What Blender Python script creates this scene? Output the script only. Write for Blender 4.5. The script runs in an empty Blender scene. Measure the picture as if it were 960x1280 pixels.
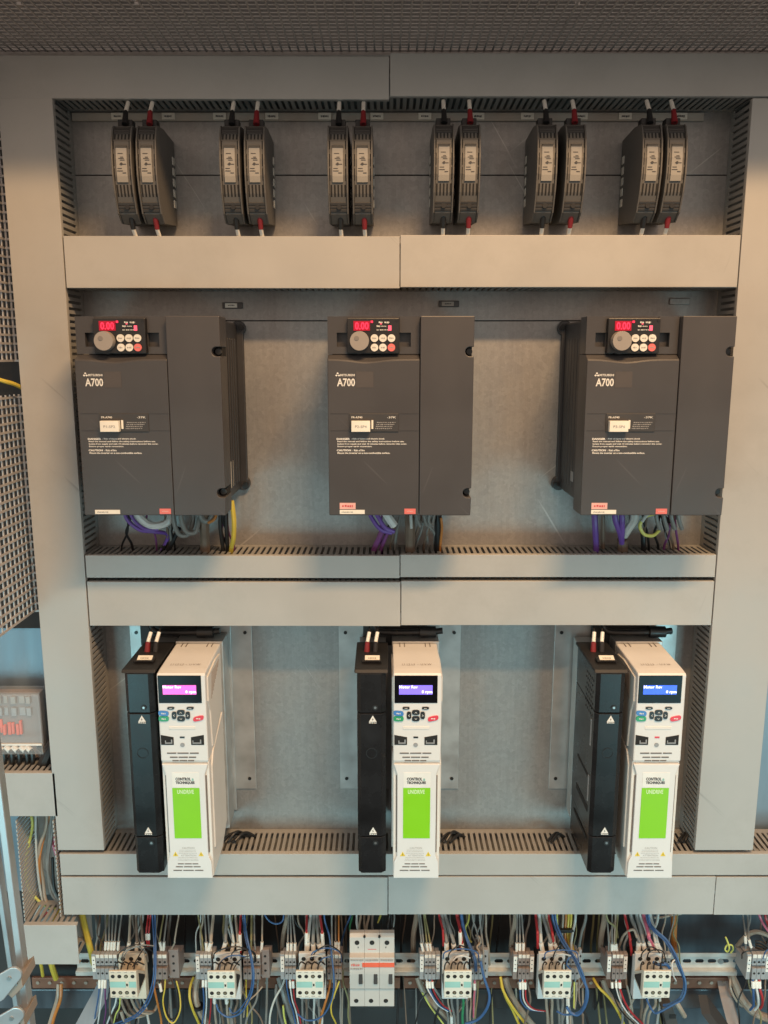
import bpy, bmesh, math, random
from mathutils import Vector, Matrix
random.seed(7)
S = bpy.context.scene
COL = S.collection
# ------------------------------------------------------------------ camera
F_PX = 1036.0; PITCH = math.radians(10.7)
cam = bpy.data.cameras.new('camera'); camo = bpy.data.objects.new('camera', cam); COL.objects.link(camo)
cam.sensor_fit = 'VERTICAL'; cam.sensor_height = 32.0; cam.lens = 32.0*F_PX/1280.0
cam.clip_start = 0.02; cam.clip_end = 60
camo.rotation_euler = (math.pi/2-PITCH, 0, 0)
S.camera = camo
# ------------------------------------------------------------------ light
S.view_settings.view_transform = 'Standard'; S.view_settings.look = 'None'
S.view_settings.exposure = -0.27; S.view_settings.gamma = 1.0
w = bpy.data.worlds.new('World'); S.world = w; w.use_nodes = True
bg = w.node_tree.nodes['Background']
bg.inputs[1].default_value = 0.66
_nt = w.node_tree; _tc = _nt.nodes.new('ShaderNodeTexCoord'); _sp = _nt.nodes.new('ShaderNodeSeparateXYZ'); _cr = _nt.nodes.new('ShaderNodeValToRGB')
_mr = _nt.nodes.new('ShaderNodeMapRange'); _mr.inputs[1].default_value = -1; _mr.inputs[2].default_value = 1
_nt.links.new(_tc.outputs['Generated'], _sp.inputs[0]); _nt.links.new(_sp.outputs['Z'], _mr.inputs[0]); _nt.links.new(_mr.outputs[0], _cr.inputs[0])
_e = _cr.color_ramp.elements; _e[0].position = .30; _e[0].color = (.20, .19, .18, 1); _e[1].position = .66; _e[1].color = (1.85, 1.46, 1.20, 1)
_nt.links.new(_cr.outputs[0], bg.inputs[0])      # a dim room: dark floor, brighter warm upper half
def area(name, loc, target, sx, sy, power, col, spread=180):
    l = bpy.data.lights.new(name, 'AREA'); l.shape = 'RECTANGLE'; l.size = sx; l.size_y = sy
    l.energy = power; l.color = col; l.spread = math.radians(spread)
    o = bpy.data.objects.new(name, l); COL.objects.link(o); o.location = loc
    o.rotation_euler = (Vector(target)-Vector(loc)).to_track_quat('-Z', 'Y').to_euler()
    return o
area('ceiling_lamp', (.50, -.06, 1.51), (0.2, 1.35, 0.0), .65, .07, 70, (1.0, .61, .30))
area('doorway_light_left', (-1.38, -.9, -1.32), (-.6, 1.35, -1.6), 1.1, 1.0, 9.8, (.42, .91, 1.0), 84)
area('doorway_light_right', (1.52, -.9, -1.32), (.7, 1.35, -1.6), 1.1, 1.0, 9.8, (.42, .91, 1.0), 84)
# ------------------------------------------------------------------ helpers
def at(px, py, Y):
    cx = (px-480)/F_PX; cy = (640-py)/F_PX
    d = (cx, math.cos(PITCH)+cy*math.sin(PITCH), -math.sin(PITCH)+cy*math.cos(PITCH))
    s = Y/d[1]
    return Vector((d[0]*s, Y, d[2]*s))
def zx(px, py, Y): return at(px, py, Y).x
def zz(py, Y): return at(480, py, Y).z

def nodes(name):
    m = bpy.data.materials.new(name); m.use_nodes = True
    nt = m.node_tree; b = nt.nodes['Principled BSDF']
    return m, nt, b
def scratches(nt, tc, rot, thr, sc=(70, 70, 1.6), scale=2.2):
    mp = nt.nodes.new('ShaderNodeMapping'); mp.inputs['Scale'].default_value = sc; mp.inputs['Rotation'].default_value = (0, rot, 0)
    mr = nt.nodes.new('ShaderNodeMapping'); mr.inputs['Rotation'].default_value = (0, rot, 0)
    mp.inputs['Rotation'].default_value = (0, 0, 0)
    nt.links.new(tc.outputs['Object'], mr.inputs[0]); nt.links.new(mr.outputs[0], mp.inputs[0])
    n = nt.nodes.new('ShaderNodeTexNoise'); n.inputs['Scale'].default_value = scale; n.inputs['Detail'].default_value = 2
    nt.links.new(mp.outputs[0], n.inputs['Vector'])
    r = nt.nodes.new('ShaderNodeMapRange'); r.inputs[1].default_value = thr; r.inputs[2].default_value = thr+.05
    nt.links.new(n.outputs['Fac'], r.inputs[0])
    return r.outputs[0]
def mat(name, col, rough=.5, metal=0.0, var=.08, scale=30, bump=.0, bscale=400, stretch=None, emit=0, dirt=0, spec=.5, scuff=0):
    m, nt, b = nodes(name)
    b.inputs['Roughness'].default_value = rough; b.inputs['Metallic'].default_value = metal
    b.inputs['Specular IOR Level'].default_value = spec
    tc = nt.nodes.new('ShaderNodeTexCoord'); mp = nt.nodes.new('ShaderNodeMapping')
    nt.links.new(tc.outputs['Object'], mp.inputs[0])
    if stretch: mp.inputs['Scale'].default_value = stretch
    n = nt.nodes.new('ShaderNodeTexNoise'); n.inputs['Scale'].default_value = scale; n.inputs['Detail'].default_value = 6
    nt.links.new(mp.outputs[0], n.inputs['Vector'])
    r = nt.nodes.new('ShaderNodeMapRange'); r.inputs[1].default_value = .3; r.inputs[2].default_value = .7
    r.inputs[3].default_value = 1-var; r.inputs[4].default_value = 1+var
    nt.links.new(n.outputs['Fac'], r.inputs[0])
    mx = nt.nodes.new('ShaderNodeVectorMath'); mx.operation = 'SCALE'
    mx.inputs[0].default_value = col[:3]; nt.links.new(r.outputs[0], mx.inputs['Scale'])
    src = mx.outputs[0]
    if dirt:
        n2 = nt.nodes.new('ShaderNodeTexNoise'); n2.inputs['Scale'].default_value = 7; n2.inputs['Detail'].default_value = 9
        n2.inputs['Roughness'].default_value = .75
        nt.links.new(tc.outputs['Object'], n2.inputs['Vector'])
        r2 = nt.nodes.new('ShaderNodeMapRange'); r2.inputs[1].default_value = .52; r2.inputs[2].default_value = .78
        r2.inputs[3].default_value = 0; r2.inputs[4].default_value = dirt
        nt.links.new(n2.outputs['Fac'], r2.inputs[0])
        mm = nt.nodes.new('ShaderNodeMix'); mm.data_type = 'RGBA'
        nt.links.new(r2.outputs[0], mm.inputs[0]); nt.links.new(src, mm.inputs[6])
        mm.inputs[7].default_value = (col[0]*.55, col[1]*.52, col[2]*.47, 1)
        src = mm.outputs[2]
    if scuff:
        sc1 = scratches(nt, tc, .8, .725, (45, 45, 2.2), 1.7); sc2 = scratches(nt, tc, -.35, .748, (60, 60, 3.0), 1.3)
        sx = nt.nodes.new('ShaderNodeMath'); sx.operation = 'MAXIMUM'; nt.links.new(sc1, sx.inputs[0]); nt.links.new(sc2, sx.inputs[1])
        sy = nt.nodes.new('ShaderNodeMath'); sy.operation = 'MULTIPLY'; sy.inputs[1].default_value = scuff; nt.links.new(sx.outputs[0], sy.inputs[0])
        m3 = nt.nodes.new('ShaderNodeMix'); m3.data_type = 'RGBA'; nt.links.new(sy.outputs[0], m3.inputs[0]); nt.links.new(src, m3.inputs[6])
        kk = .5 if col[0] > .2 else 2.6
        m3.inputs[7].default_value = (col[0]*kk, col[1]*kk, col[2]*kk, 1); src = m3.outputs[2]
    nt.links.new(src, b.inputs['Base Color'])
    rr = nt.nodes.new('ShaderNodeMapRange'); rr.inputs[1].default_value = .3; rr.inputs[2].default_value = .7
    rr.inputs[3].default_value = max(.03, rough-.07); rr.inputs[4].default_value = min(1, rough+.07)
    nt.links.new(n.outputs['Fac'], rr.inputs[0]); nt.links.new(rr.outputs[0], b.inputs['Roughness'])
    if bump:
        n3 = nt.nodes.new('ShaderNodeTexNoise'); n3.inputs['Scale'].default_value = bscale
        nt.links.new(tc.outputs['Object'], n3.inputs['Vector'])
        bp = nt.nodes.new('ShaderNodeBump'); bp.inputs['Strength'].default_value = bump; bp.inputs['Distance'].default_value = .001
        nt.links.new(n3.outputs['Fac'], bp.inputs['Height']); nt.links.new(bp.outputs[0], b.inputs['Normal'])
    if emit:
        b.inputs['Emission Color'].default_value = (*col[:3], 1); b.inputs['Emission Strength'].default_value = emit
    return m
M = {}
M['duct'] = mat('grey_duct_plastic', (.40, .395, .375), .42, var=.05, scale=9, bump=.05, bscale=900, dirt=.22, scuff=.5)
M['duct_shaded'] = mat('grey_duct_body_shaded', (.29, .29, .28), .55, var=.08, scale=20, dirt=.3)  # same duct plastic, darkened to carry the shade on the side walls
M['lip'] = mat('duct_lip', (.45, .42, .37), .5, var=.08, scale=30)
def galvanized():
    m, nt, b = nodes('galvanized_steel')
    tc = nt.nodes.new('ShaderNodeTexCoord')
    def noise(scale, detail, rough, st):
        mp = nt.nodes.new('ShaderNodeMapping'); mp.inputs['Scale'].default_value = st
        nt.links.new(tc.outputs['Object'], mp.inputs[0])
        n = nt.nodes.new('ShaderNodeTexNoise'); n.inputs['Scale'].default_value = scale; n.inputs['Detail'].default_value = detail; n.inputs['Roughness'].default_value = rough
        nt.links.new(mp.outputs[0], n.inputs['Vector']); return n.outputs['Fac']
    def madd(a, k, c):
        q = nt.nodes.new('ShaderNodeMath'); q.operation = 'MULTIPLY_ADD'; q.inputs[1].default_value = k
        nt.links.new(a, q.inputs[0])
        if isinstance(c, float): q.inputs[2].default_value = c
        else: nt.links.new(c, q.inputs[2])
        return q.outputs[0]
    big = noise(4.0, 10, .78, (1.6, 1, 1)); streak = noise(5.0, 8, .7, (26, 1, 1.2)); fine = noise(330, 3, .6, (1, 1, 1))
    v = nt.nodes.new('ShaderNodeTexVoronoi'); v.inputs['Scale'].default_value = 150; nt.links.new(tc.outputs['Object'], v.inputs['Vector'])
    x = madd(v.outputs['Color'], .16, 0.0); x = madd(fine, .22, x); x = madd(streak, .30, x); x = madd(big, .36, x)
    cr = nt.nodes.new('ShaderNodeValToRGB')
    cr.color_ramp.elements[0].position = .34; cr.color_ramp.elements[0].color = (.255, .25, .245, 1)
    cr.color_ramp.elements[1].position = .70; cr.color_ramp.elements[1].color = (.375, .37, .36, 1)
    nt.links.new(x, cr.inputs[0])
    s1 = scratches(nt, tc, .55, .735); s2 = scratches(nt, tc, -.9, .745)
    sm = nt.nodes.new('ShaderNodeMath'); sm.operation = 'MAXIMUM'; nt.links.new(s1, sm.inputs[0]); nt.links.new(s2, sm.inputs[1])
    sk = nt.nodes.new('ShaderNodeMath'); sk.operation = 'MULTIPLY'; sk.inputs[1].default_value = .45; nt.links.new(sm.outputs[0], sk.inputs[0])
    mm = nt.nodes.new('ShaderNodeMix'); mm.data_type = 'RGBA'; nt.links.new(sk.outputs[0], mm.inputs[0]); nt.links.new(cr.outputs[0], mm.inputs[6])
    mm.inputs[7].default_value = (.62, .61, .60, 1); nt.links.new(mm.outputs[2], b.inputs['Base Color'])
    b.inputs['Metallic'].default_value = .62
    mr = nt.nodes.new('ShaderNodeMapRange'); mr.inputs[1].default_value = .35; mr.inputs[2].default_value = .65
    mr.inputs[3].default_value = .44; mr.inputs[4].default_value = .62
    nt.links.new(big, mr.inputs[0]); nt.links.new(mr.outputs[0], b.inputs['Roughness'])
    return m
M['galv'] = galvanized()
M['galv_light'] = mat('bracket_steel', (.46, .46, .45), .4, .6, var=.15, scale=25)
M['blueplate_low'] = mat('blue_grey_steel_shaded', (.085, .105, .125), .4, .25, var=.25, scale=6, stretch=(6, 1, 1))  # blue grey steel darkened for the shade low in the cabinet
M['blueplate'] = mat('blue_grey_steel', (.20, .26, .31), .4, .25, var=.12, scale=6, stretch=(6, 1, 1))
M['darkplate'] = mat('dark_and_shaded_steel', (.032, .033, .034), .6, .1, var=.25, scale=7)  # dark steel; also stands in for shade on the middle lower plate and ledge
M['mesh'] = mat('expanded_steel_mesh', (.48, .46, .45), .5, .3, var=.15, scale=30)
M['void'] = mat('cabinet_shade_dark', (.03, .028, .027), .8)  # near-black tone standing in for shade behind seams and mesh
M['charcoal'] = mat('charcoal_plastic', (.056, .053, .054), .40, var=.10, scale=9, bump=.12, bscale=1400, scuff=.22, dirt=-.0)
M['charcoal_dark'] = mat('charcoal_casing', (.032, .031, .033), .45, var=.12, scale=14, bump=.1, bscale=900)
M['panel'] = mat('keypad_black', (.016, .015, .015), .35)
M['knob'] = mat('knob_grey', (.30, .27, .24), .35, var=.05)
M['button'] = mat('button_white', (.72, .69, .62), .45)
M['button_red'] = mat('button_pink', (.72, .16, .15), .45)
M['print'] = mat('white_print', (.75, .73, .68), .6)
M['printgrey'] = mat('grey_print', (.30, .29, .28), .6)
M['printdark'] = mat('dark_print', (.04, .04, .045), .6)
M['printbrown'] = mat('moulded_mark', (.28, .23, .20), .6)
M['printred'] = mat('red_print', (.55, .06, .07), .6)
M['sticker'] = mat('sticker_white', (.78, .75, .66), .5, dirt=.1)
M['sticker_pink'] = mat('sticker_pink', (.72, .40, .36), .5)
M['sticker_red'] = mat('sticker_red', (.70, .17, .15), .5)
M['led'] = mat('led_red', (1.0, .03, .09), .4, emit=1.0)
M['led_glow'] = mat('led_window', (.34, .0, .02), .4, emit=.40)
M['led_small'] = mat('led_pink', (1.0, .12, .22), .4, emit=.5)
M['white'] = mat('drive_white_plastic', (.70, .70, .685), .42, var=.03, scale=12, bump=.05, bscale=1200, dirt=.06)
M['white2'] = mat('drive_white_side', (.74, .71, .66), .45, var=.04, scale=12, dirt=.06)
M['groove'] = mat('groove_shadow_gap', (.16, .14, .13), .7)
M['black'] = mat('black_module_plastic', (.012, .012, .013), .27, var=.5, scale=14, bump=.03, bscale=500, spec=.34, scuff=.4)
M['black_matt'] = mat('black_matt_plastic', (.012, .012, .013), .55, var=.2, scale=30)
M['glass'] = mat('display_glass', (.006, .006, .008), .15, spec=.12)
M['lcd_blue'] = mat('lcd_blue', (.035, .11, .80), .3, emit=.75)
M['lcd_violet'] = mat('lcd_violet', (.22, .16, .85), .3, emit=.85)
M['lcd_pink'] = mat('lcd_pink', (.85, .12, .62), .3, emit=.85)
M['lcd_text'] = mat('lcd_text', (.92, .95, 1.0), .3, emit=1.0)
M['green'] = mat('label_green', (.22, .60, .005), .45, var=.02)
M['key_blue'] = mat('key_blue', (.06, .22, .55), .4)
M['key_green'] = mat('key_green', (.03, .33, .15), .4)
M['key_red'] = mat('key_red', (.66, .05, .08), .4)
M['key_black'] = mat('key_black', (.015, .016, .018), .4)
M['yellow'] = mat('warning_yellow', (.75, .55, .05), .5)
M['modgrey'] = mat('module_grey_plastic', (.115, .110, .103), .5, var=.1, scale=15, bump=.08, bscale=900)
M['moddark'] = mat('module_dark_plastic', (.05, .047, .045), .5, var=.1, scale=15)
M['slot'] = mat('vent_dark', (.012, .012, .012), .8)
M['clear'] = mat('label_clear', (.31, .30, .275), .15, var=.10, scale=40)
M['screw'] = mat('screw_steel', (.42, .41, .40), .35, .9)
M['screw_dark'] = mat('screw_black', (.03, .03, .03), .35, .5)
M['rail'] = mat('din_rail_zinc', (.60, .60, .57), .35, .55, var=.12, scale=30)
M['cream'] = mat('contactor_cream', (.66, .63, .54), .45, var=.04, scale=20, dirt=.15)
M['creamgrey'] = mat('contactor_grey', (.58, .585, .575), .45, var=.04, scale=20, dirt=.15)
M['teal'] = mat('contactor_teal', (.28, .50, .45), .5)
M['hole'] = mat('terminal_hole', (.012, .010, .009), .7)
M['brass'] = mat('terminal_brass', (.40, .33, .22), .35, .8)
M['tbgrey'] = mat('terminal_grey', (.30, .31, .32), .5, var=.06, dirt=.2)
M['tbbrown'] = mat('terminal_brown_grey', (.235, .195, .18), .5, var=.06, dirt=.2)
M['tbmark'] = mat('terminal_marker', (.70, .68, .62), .5)
M['breaker'] = mat('breaker_grey', (.50, .475, .44), .45, var=.03, dirt=.12)
M['red'] = mat('breaker_red', (.74, .13, .07), .45)
M['copper'] = mat('copper_bar', (.24, .115, .075), .45, .35, var=.25, scale=20)
M['alu'] = mat('aluminium', (.50, .52, .53), .38, .65, var=.03, scale=20)
M['tan'] = mat('tread_tan', (.33, .27, .22), .55, .2)
WC = dict(grey=(.20, .20, .19), brown=(.17, .125, .095), red=(.42, .03, .035), blue=(.04, .105, .25), white=(.66, .66, .64),
          black=(.014, .014, .015), yellow=(.56, .43, .06), orange=(.45, .17, .04), purple=(.15, .07, .33), violet=(.17, .05, .17),
          green=(.04, .24, .11), olive=(.21, .19, .09), pale=(.47, .49, .47), tan=(.34, .28, .22), lime=(.58, .58, .14), pink=(.52, .13, .2))
for k, c in WC.items(): M['w_'+k] = mat('wire_'+k, c, .42, var=.10, scale=50)
M['boot_red'] = mat('boot_dark_red', (.20, .015, .02), .45); M['boot_black'] = M['w_black']
M['ferrule'] = mat('wire_marker_sleeve', (.78, .76, .70), .4)

class MB:
    def __init__(s): s.v = []; s.f = []; s.m = []
    def add(s, vs, fs, mi=0):
        o = len(s.v); s.v += [tuple(q) for q in vs]; s.f += [tuple(i+o for i in f) for f in fs]; s.m += [mi]*len(fs); return s
    def box(s, x0, x1, y0, y1, z0, z1, mi=0):
        vs = [(x, y, z) for x in (x0, x1) for y in (y0, y1) for z in (z0, z1)]
        return s.add(vs, [(0, 1, 3, 2), (4, 6, 7, 5), (0, 4, 5, 1), (2, 3, 7, 6), (0, 2, 6, 4), (1, 5, 7, 3)], mi)
    def extr(s, poly, axis, a, b, mi=0):
        # polygon points (p,q) extruded along axis from a to b
        def P(p, q, t):
            return {'x': (t, p, q), 'y': (p, t, q), 'z': (p, q, t)}[axis]
        n = len(poly)
        vs = [P(p, q, a) for p, q in poly]+[P(p, q, b) for p, q in poly]
        fs = [tuple(range(n)), tuple(range(2*n-1, n-1, -1))]+[(i, i+n, (i+1) % n+n, (i+1) % n) for i in range(n)]
        return s.add(vs, fs, mi)
    def cyl(s, c, r, d0, d1, axis='y', n=20, mi=0, r2=None):
        r2 = r if r2 is None else r2
        i = 'xyz'.index(axis); o = [k for k in range(3) if k != i]
        vs = []
        for t, rr in ((d0, r), (d1, r2)):
            for k in range(n):
                p = [0, 0, 0]; p[i] = c[i]+t; p[o[0]] = c[o[0]]+rr*math.cos(2*math.pi*k/n); p[o[1]] = c[o[1]]+rr*math.sin(2*math.pi*k/n)
                vs.append(p)
        return s.add(vs, [tuple(range(n)), tuple(range(2*n-1, n-1, -1))]+[(k, (k+1) % n, (k+1) % n+n, k+n) for k in range(n)], mi)
    def tube(s, pts, r, n=8, mi=0, sub=5, r_end=None):
        P = [Vector(p) for p in pts]
        if sub > 1 and len(P) > 2:
            Q = []
            E = [P[0]*2-P[1]]+P+[P[-1]*2-P[-2]]
            for i in range(1, len(E)-2):
                for k in range(sub):
                    t = k/sub; a, b, c, d = E[i-1:i+3]
                    Q.append(.5*((2*b)+(c-a)*t+(2*a-5*b+4*c-d)*t*t+(3*b-a-3*c+d)*t**3))
            Q.append(P[-1]); P = Q
        vs = []; up = Vector((.3, 1, .2)).normalized()
        for i, p in enumerate(P):
            t = (P[min(i+1, len(P)-1)]-P[max(i-1, 0)]).normalized()
            a = t.cross(up)
            if a.length < .05: a = t.cross(Vector((1, 0, 0)))
            a.normalize(); b = t.cross(a)
            rr = r if r_end is None else r+(r_end-r)*i/(len(P)-1)
            for k in range(n):
                an = 2*math.pi*k/n; vs.append(p+a*rr*math.cos(an)+b*rr*math.sin(an))
        fs = [(i*n+k, i*n+(k+1) % n, (i+1)*n+(k+1) % n, (i+1)*n+k) for i in range(len(P)-1) for k in range(n)]
        fs += [tuple(range(n-1, -1, -1)), tuple(range((len(P)-1)*n, len(P)*n))]
        return s.add(vs, fs, mi)
    def build(s, name, mats, parent=None, bev=0, smooth=False, seg=2):
        me = bpy.data.meshes.new(name); me.from_pydata(s.v, [], s.f)
        for m in (mats if isinstance(mats, (list, tuple)) else [mats]): me.materials.append(m)
        me.polygons.foreach_set('material_index', s.m)
        bm = bmesh.new(); bm.from_mesh(me); bmesh.ops.recalc_face_normals(bm, faces=bm.faces); bm.to_mesh(me); bm.free()
        if smooth:
            me.polygons.foreach_set('use_smooth', [True]*len(me.polygons))
            try: me.set_sharp_from_angle(angle=math.radians(40))
            except Exception: pass
        o = bpy.data.objects.new(name, me); COL.objects.link(o)
        if parent: o.parent = parent
        if bev:
            b = o.modifiers.new('bevel', 'BEVEL'); b.width = bev; b.segments = seg; b.limit_method = 'ANGLE'; b.angle_limit = math.radians(50)
        return o
def tag(o, label=None, cat=None, group=None, kind=None):
    for k, v in (('label', label), ('category', cat), ('group', group), ('kind', kind)):
        if v: o[k] = v
    return o
def empty(name, loc, label=None, cat=None, group=None):
    o = bpy.data.objects.new(name, None); COL.objects.link(o); o.location = loc; o.empty_display_size = .02
    return tag(o, label, cat, group)
def copy_tree(o, parent=None):
    c = o.copy(); COL.objects.link(c); c.parent = parent
    for ch in [q for q in list(COL.objects) if q.parent == o]: copy_tree(ch, c)
    return c
def kids(o, name): return [q for q in COL.objects if q.parent == o and q.name.split('.')[0] == name]
def text_geo(mb, s, x0, x1, z0, z1, y, mi=0, bold=0.0, natural=False, align='L'):
    cu = bpy.data.curves.new('t', 'FONT'); cu.body = s; cu.size = 1; cu.resolution_u = 2; cu.offset = bold
    o = bpy.data.objects.new('t', cu); COL.objects.link(o)
    dg = bpy.context.evaluated_depsgraph_get(); dg.update()
    me = bpy.data.meshes.new_from_object(o.evaluated_get(dg))
    xs = [v.co.x for v in me.vertices]; ys = [v.co.y for v in me.vertices]
    ax, bx, ay, by = min(xs), max(xs), min(ys), max(ys)
    kz = (z1-z0)/(by-ay); kx = (x1-x0)/(bx-ax)
    vs = [(x0+(v.co.x-ax)*kx, y, z0+(v.co.y-ay)*kz) for v in me.vertices]
    mb.add(vs, [tuple(p.vertices) for p in me.polygons], mi)
    bpy.data.objects.remove(o); bpy.data.curves.remove(cu); bpy.data.meshes.remove(me)
    return mb
def scribble(mb, x0, x1, z0, z1, y, n, mi=0, seed=1):
    # tiny unreadable print: a row of short strokes
    rn = random.Random(seed); x = x0; h = z1-z0
    while x < x1-.0004:
        wd = min(rn.uniform(.35, 1.0)*(x1-x0)/n, x1-x)
        mb.box(x, x+wd, y-.0002, y, z0+rn.uniform(0, .25)*h, z1-rn.uniform(0, .25)*h, mi)
        x += wd+rn.uniform(.2, .45)*(x1-x0)/n
    return mb
ORD = ['first', 'second', 'third', 'fourth', 'fifth', 'sixth', 'seventh', 'eighth', 'ninth', 'tenth', 'eleventh', 'twelfth']

# ================================================================== SETTING: plates of the cabinet
YP = 1.43; YC = 1.35
def sheet(name, x0, x1, z0, z1, y, m, th=.003):
    o = MB().box(x0, x1, y, y+th, z0, z1).build(name, m, bev=.0006); o['kind'] = 'structure'; return o
zs = [.62, zz(219, YP), zz(401, YP), -.36, -1.02]
for a, b in zip(zs[:-1], zs[1:]): sheet('mounting_plate', -.62, .70, b+.0007, a-.0007, YP, M['galv'])
sheet('seam_light_block', -.615, .695, -1.015, .615, YP+.0035, M['void'])  # added dark sheet that stops light coming through the plate seams
sheet('side_plate', .702, 1.3, -1.02, .62, YP+.01, M['blueplate'])
sheet('side_plate', -1.3, -.622, -1.02, .62, YP+.012, M['blueplate'])
sheet('lower_plate', -1.3, .54, -1.6, -1.021, 1.50, M['darkplate'])  # left and middle stretch coloured near-black for the shade there
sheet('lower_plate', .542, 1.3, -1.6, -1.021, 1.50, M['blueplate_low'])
o = MB().box(-1.3, 1.3, .975, 1.7, .60, .605).build('added_shade_roof', M['void']); o['kind'] = 'structure'  # added roof: darkness above the mesh, front edge set to cast the shadow
# ledge and floor at the bottom of the cabinet
zl = zz(1238, 1.46)
for a, b, m in ((-1.3, -.49, 'blueplate_low'), (-.489, .50, 'darkplate'), (.501, 1.3, 'blueplate_low')):  # ledge darker in the middle: shade put into its colour
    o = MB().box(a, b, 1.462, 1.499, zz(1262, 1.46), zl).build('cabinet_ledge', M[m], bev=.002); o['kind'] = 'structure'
o = MB().box(-1.3, 1.3, 1.0, 1.52, -1.62, -1.60).build('cabinet_floor', M['darkplate']); o['kind'] = 'structure'

# ================================================================== WIRE DUCTS
PIT = .0102
def slot_wall_h(mb, x0, x1, zc, th, y0, y1, fingers=False):
    mb.box(x0, x1, y0, y0+(.004 if not fingers else .0001), zc, zc+th) if not fingers else None
    mb.box(x0, x1, y1-.012, y1, zc, zc+th)
    n = int((x1-x0)/PIT)
    for i in range(n+1):
        a = x0+i*PIT
        if a+.0056 > x1: break
        mb.box(a, a+.0056, y0+(.004 if not fingers else 0), y1-.012, zc, zc+th)
def slot_wall_v(mb, z0, z1, xc, th, y0, y1, fingers=False, pit=PIT):
    if not fingers: mb.box(xc, xc+th, y0, y0+.006, z0, z1)
    mb.box(xc, xc+th, y1-.012, y1, z0, z1)
    n = int((z1-z0)/pit)
    for i in range(n+1):
        a = z0+i*pit
        if a+pit*.56 > z1: break
        mb.box(xc, xc+th, y0+(.006 if not fingers else 0), y1-.012, a, a+pit*.56)
def duct_h(x0, x1, z0, z1, joints, label, yc=YC, yb=YP, cover_z=None, group=None, walls='tb', fingers=False, ends=False, sag=.0007):
    xm = (x0+x1)/2
    root = empty('wire_duct', (xm, yb, z0), label, 'wire duct', group)
    mb = MB(); L = lambda x: x-xm
    f0 = yc+.0015-yb; f1 = 0
    if 't' in walls: slot_wall_h(mb, L(x0), L(x1), z1-z0-.0025, .002, f0, f1-.0005, fingers)
    if 'b' in walls: slot_wall_h(mb, L(x0), L(x1), .0005, .002, f0, f1-.0005, fingers)
    mb.box(L(x0), L(x1), -.0025, -.0008, .003, z1-z0-.003)
    mb.build('channel', M['duct_shaded'], root)
    xs = [x0]+joints+[x1]; cz0, cz1 = cover_z or (z0, z1)
    for i, (a, b) in enumerate(zip(xs[:-1], xs[1:])):
        dz = .0012*(i % 2); g = .0007
        c = MB().box(L(a)+g, L(b)-g, yc-yb-.0012-.0006*(i % 2), yc-yb+.0013, cz0-z0+dz, cz1-z0+dz)
        c.box(L(a)+g, L(b)-g, yc-yb+.0013, yc-yb+.009, cz1-z0+dz-.0014, cz1-z0+dz)
        c.box(L(a)+g, L(b)-g, yc-yb+.0013, yc-yb+.009, cz0-z0+dz, cz0-z0+dz+.0014)
        if i % 2 == 0 and joints: c.v = [(x, y, z-sag*(x-L(a))/(b-a)) for x, y, z in c.v]
        c.build('cover', M['duct'], root, bev=.0010)
    return root
def duct_v(x0, x1, z0, z1, label, yc=YC, yb=YP, group=None, cover=True, fingers=False, pit=PIT, m='duct_shaded'):
    xm = (x0+x1)/2
    root = empty('wire_duct', (xm, yb, z0), label, 'wire duct', group); L = lambda x: x-xm
    mb = MB(); H = z1-z0
    slot_wall_v(mb, 0, H, L(x0)+.0006, .002, yc+.0015-yb, -.0005, fingers, pit)
    slot_wall_v(mb, 0, H, L(x1)-.0026, .002, yc+.0015-yb, -.0005, fingers, pit)
    mb.box(L(x0)+.003, L(x1)-.003, -.0025, -.0008, 0, H)
    mb.build('channel', M[m], root)
    if cover:
        c = MB().box(L(x0), L(x1), yc-yb-.0012, yc-yb+.0013, 0, H)
        c.box(L(x0), L(x0)+.0014, yc-yb+.0013, yc-yb+.009, 0, H); c.box(L(x1)-.0014, L(x1), yc-yb+.0013, yc-yb+.009, 0, H)
        c.build('cover', M['duct'], root, bev=.0012)
    return root
GD = 'grey slotted wire ducts of the cabinet'
ZTOP = .444; ZT0 = .3837
duct_h(-.95, 1.15, ZT0, ZTOP, [zx(487, 95, YC)], 'wide grey wire duct along the very top, under the mesh ceiling', group=GD, sag=.0032)
duct_v(-.585, -.5022, -.8727, ZT0-.001, 'tall upright grey wire duct at the left edge of the drives', group=GD)
duct_v(.558, .662, -.8727, ZT0-.001, 'tall upright grey wire duct at the right edge of the drives', group=GD)
duct_h(-.5008, .5566, .1044, .183, [zx(500, 330, YC)], 'grey wire duct directly below the row of twelve slim modules', group=GD)
duct_h(-.5008, .5566, zz(722, YC), zz(694, YC), [zx(500, 708, YC)], 'narrow grey wire duct directly under the three charcoal inverters', group=GD)
duct_h(-.5008, .5566, zz(782, YC), zz(727, YC), [zx(501, 750, YC)], 'grey wire duct directly above the white drives', group=GD)
duct_h(zx(75, 1080, YC), 1.15, zz(1093.5, YC), zz(1067, YC), [], 'narrow grey wire duct behind the bottom ends of the white drives', group=GD)
duct_h(zx(78, 1120, YC), 1.15, zz(1143, YC), zz(1096, YC), [zx(485, 1120, YC), zx(893, 1120, YC)], 'lowest full width grey wire duct, above the contactors', group=GD)
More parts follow.
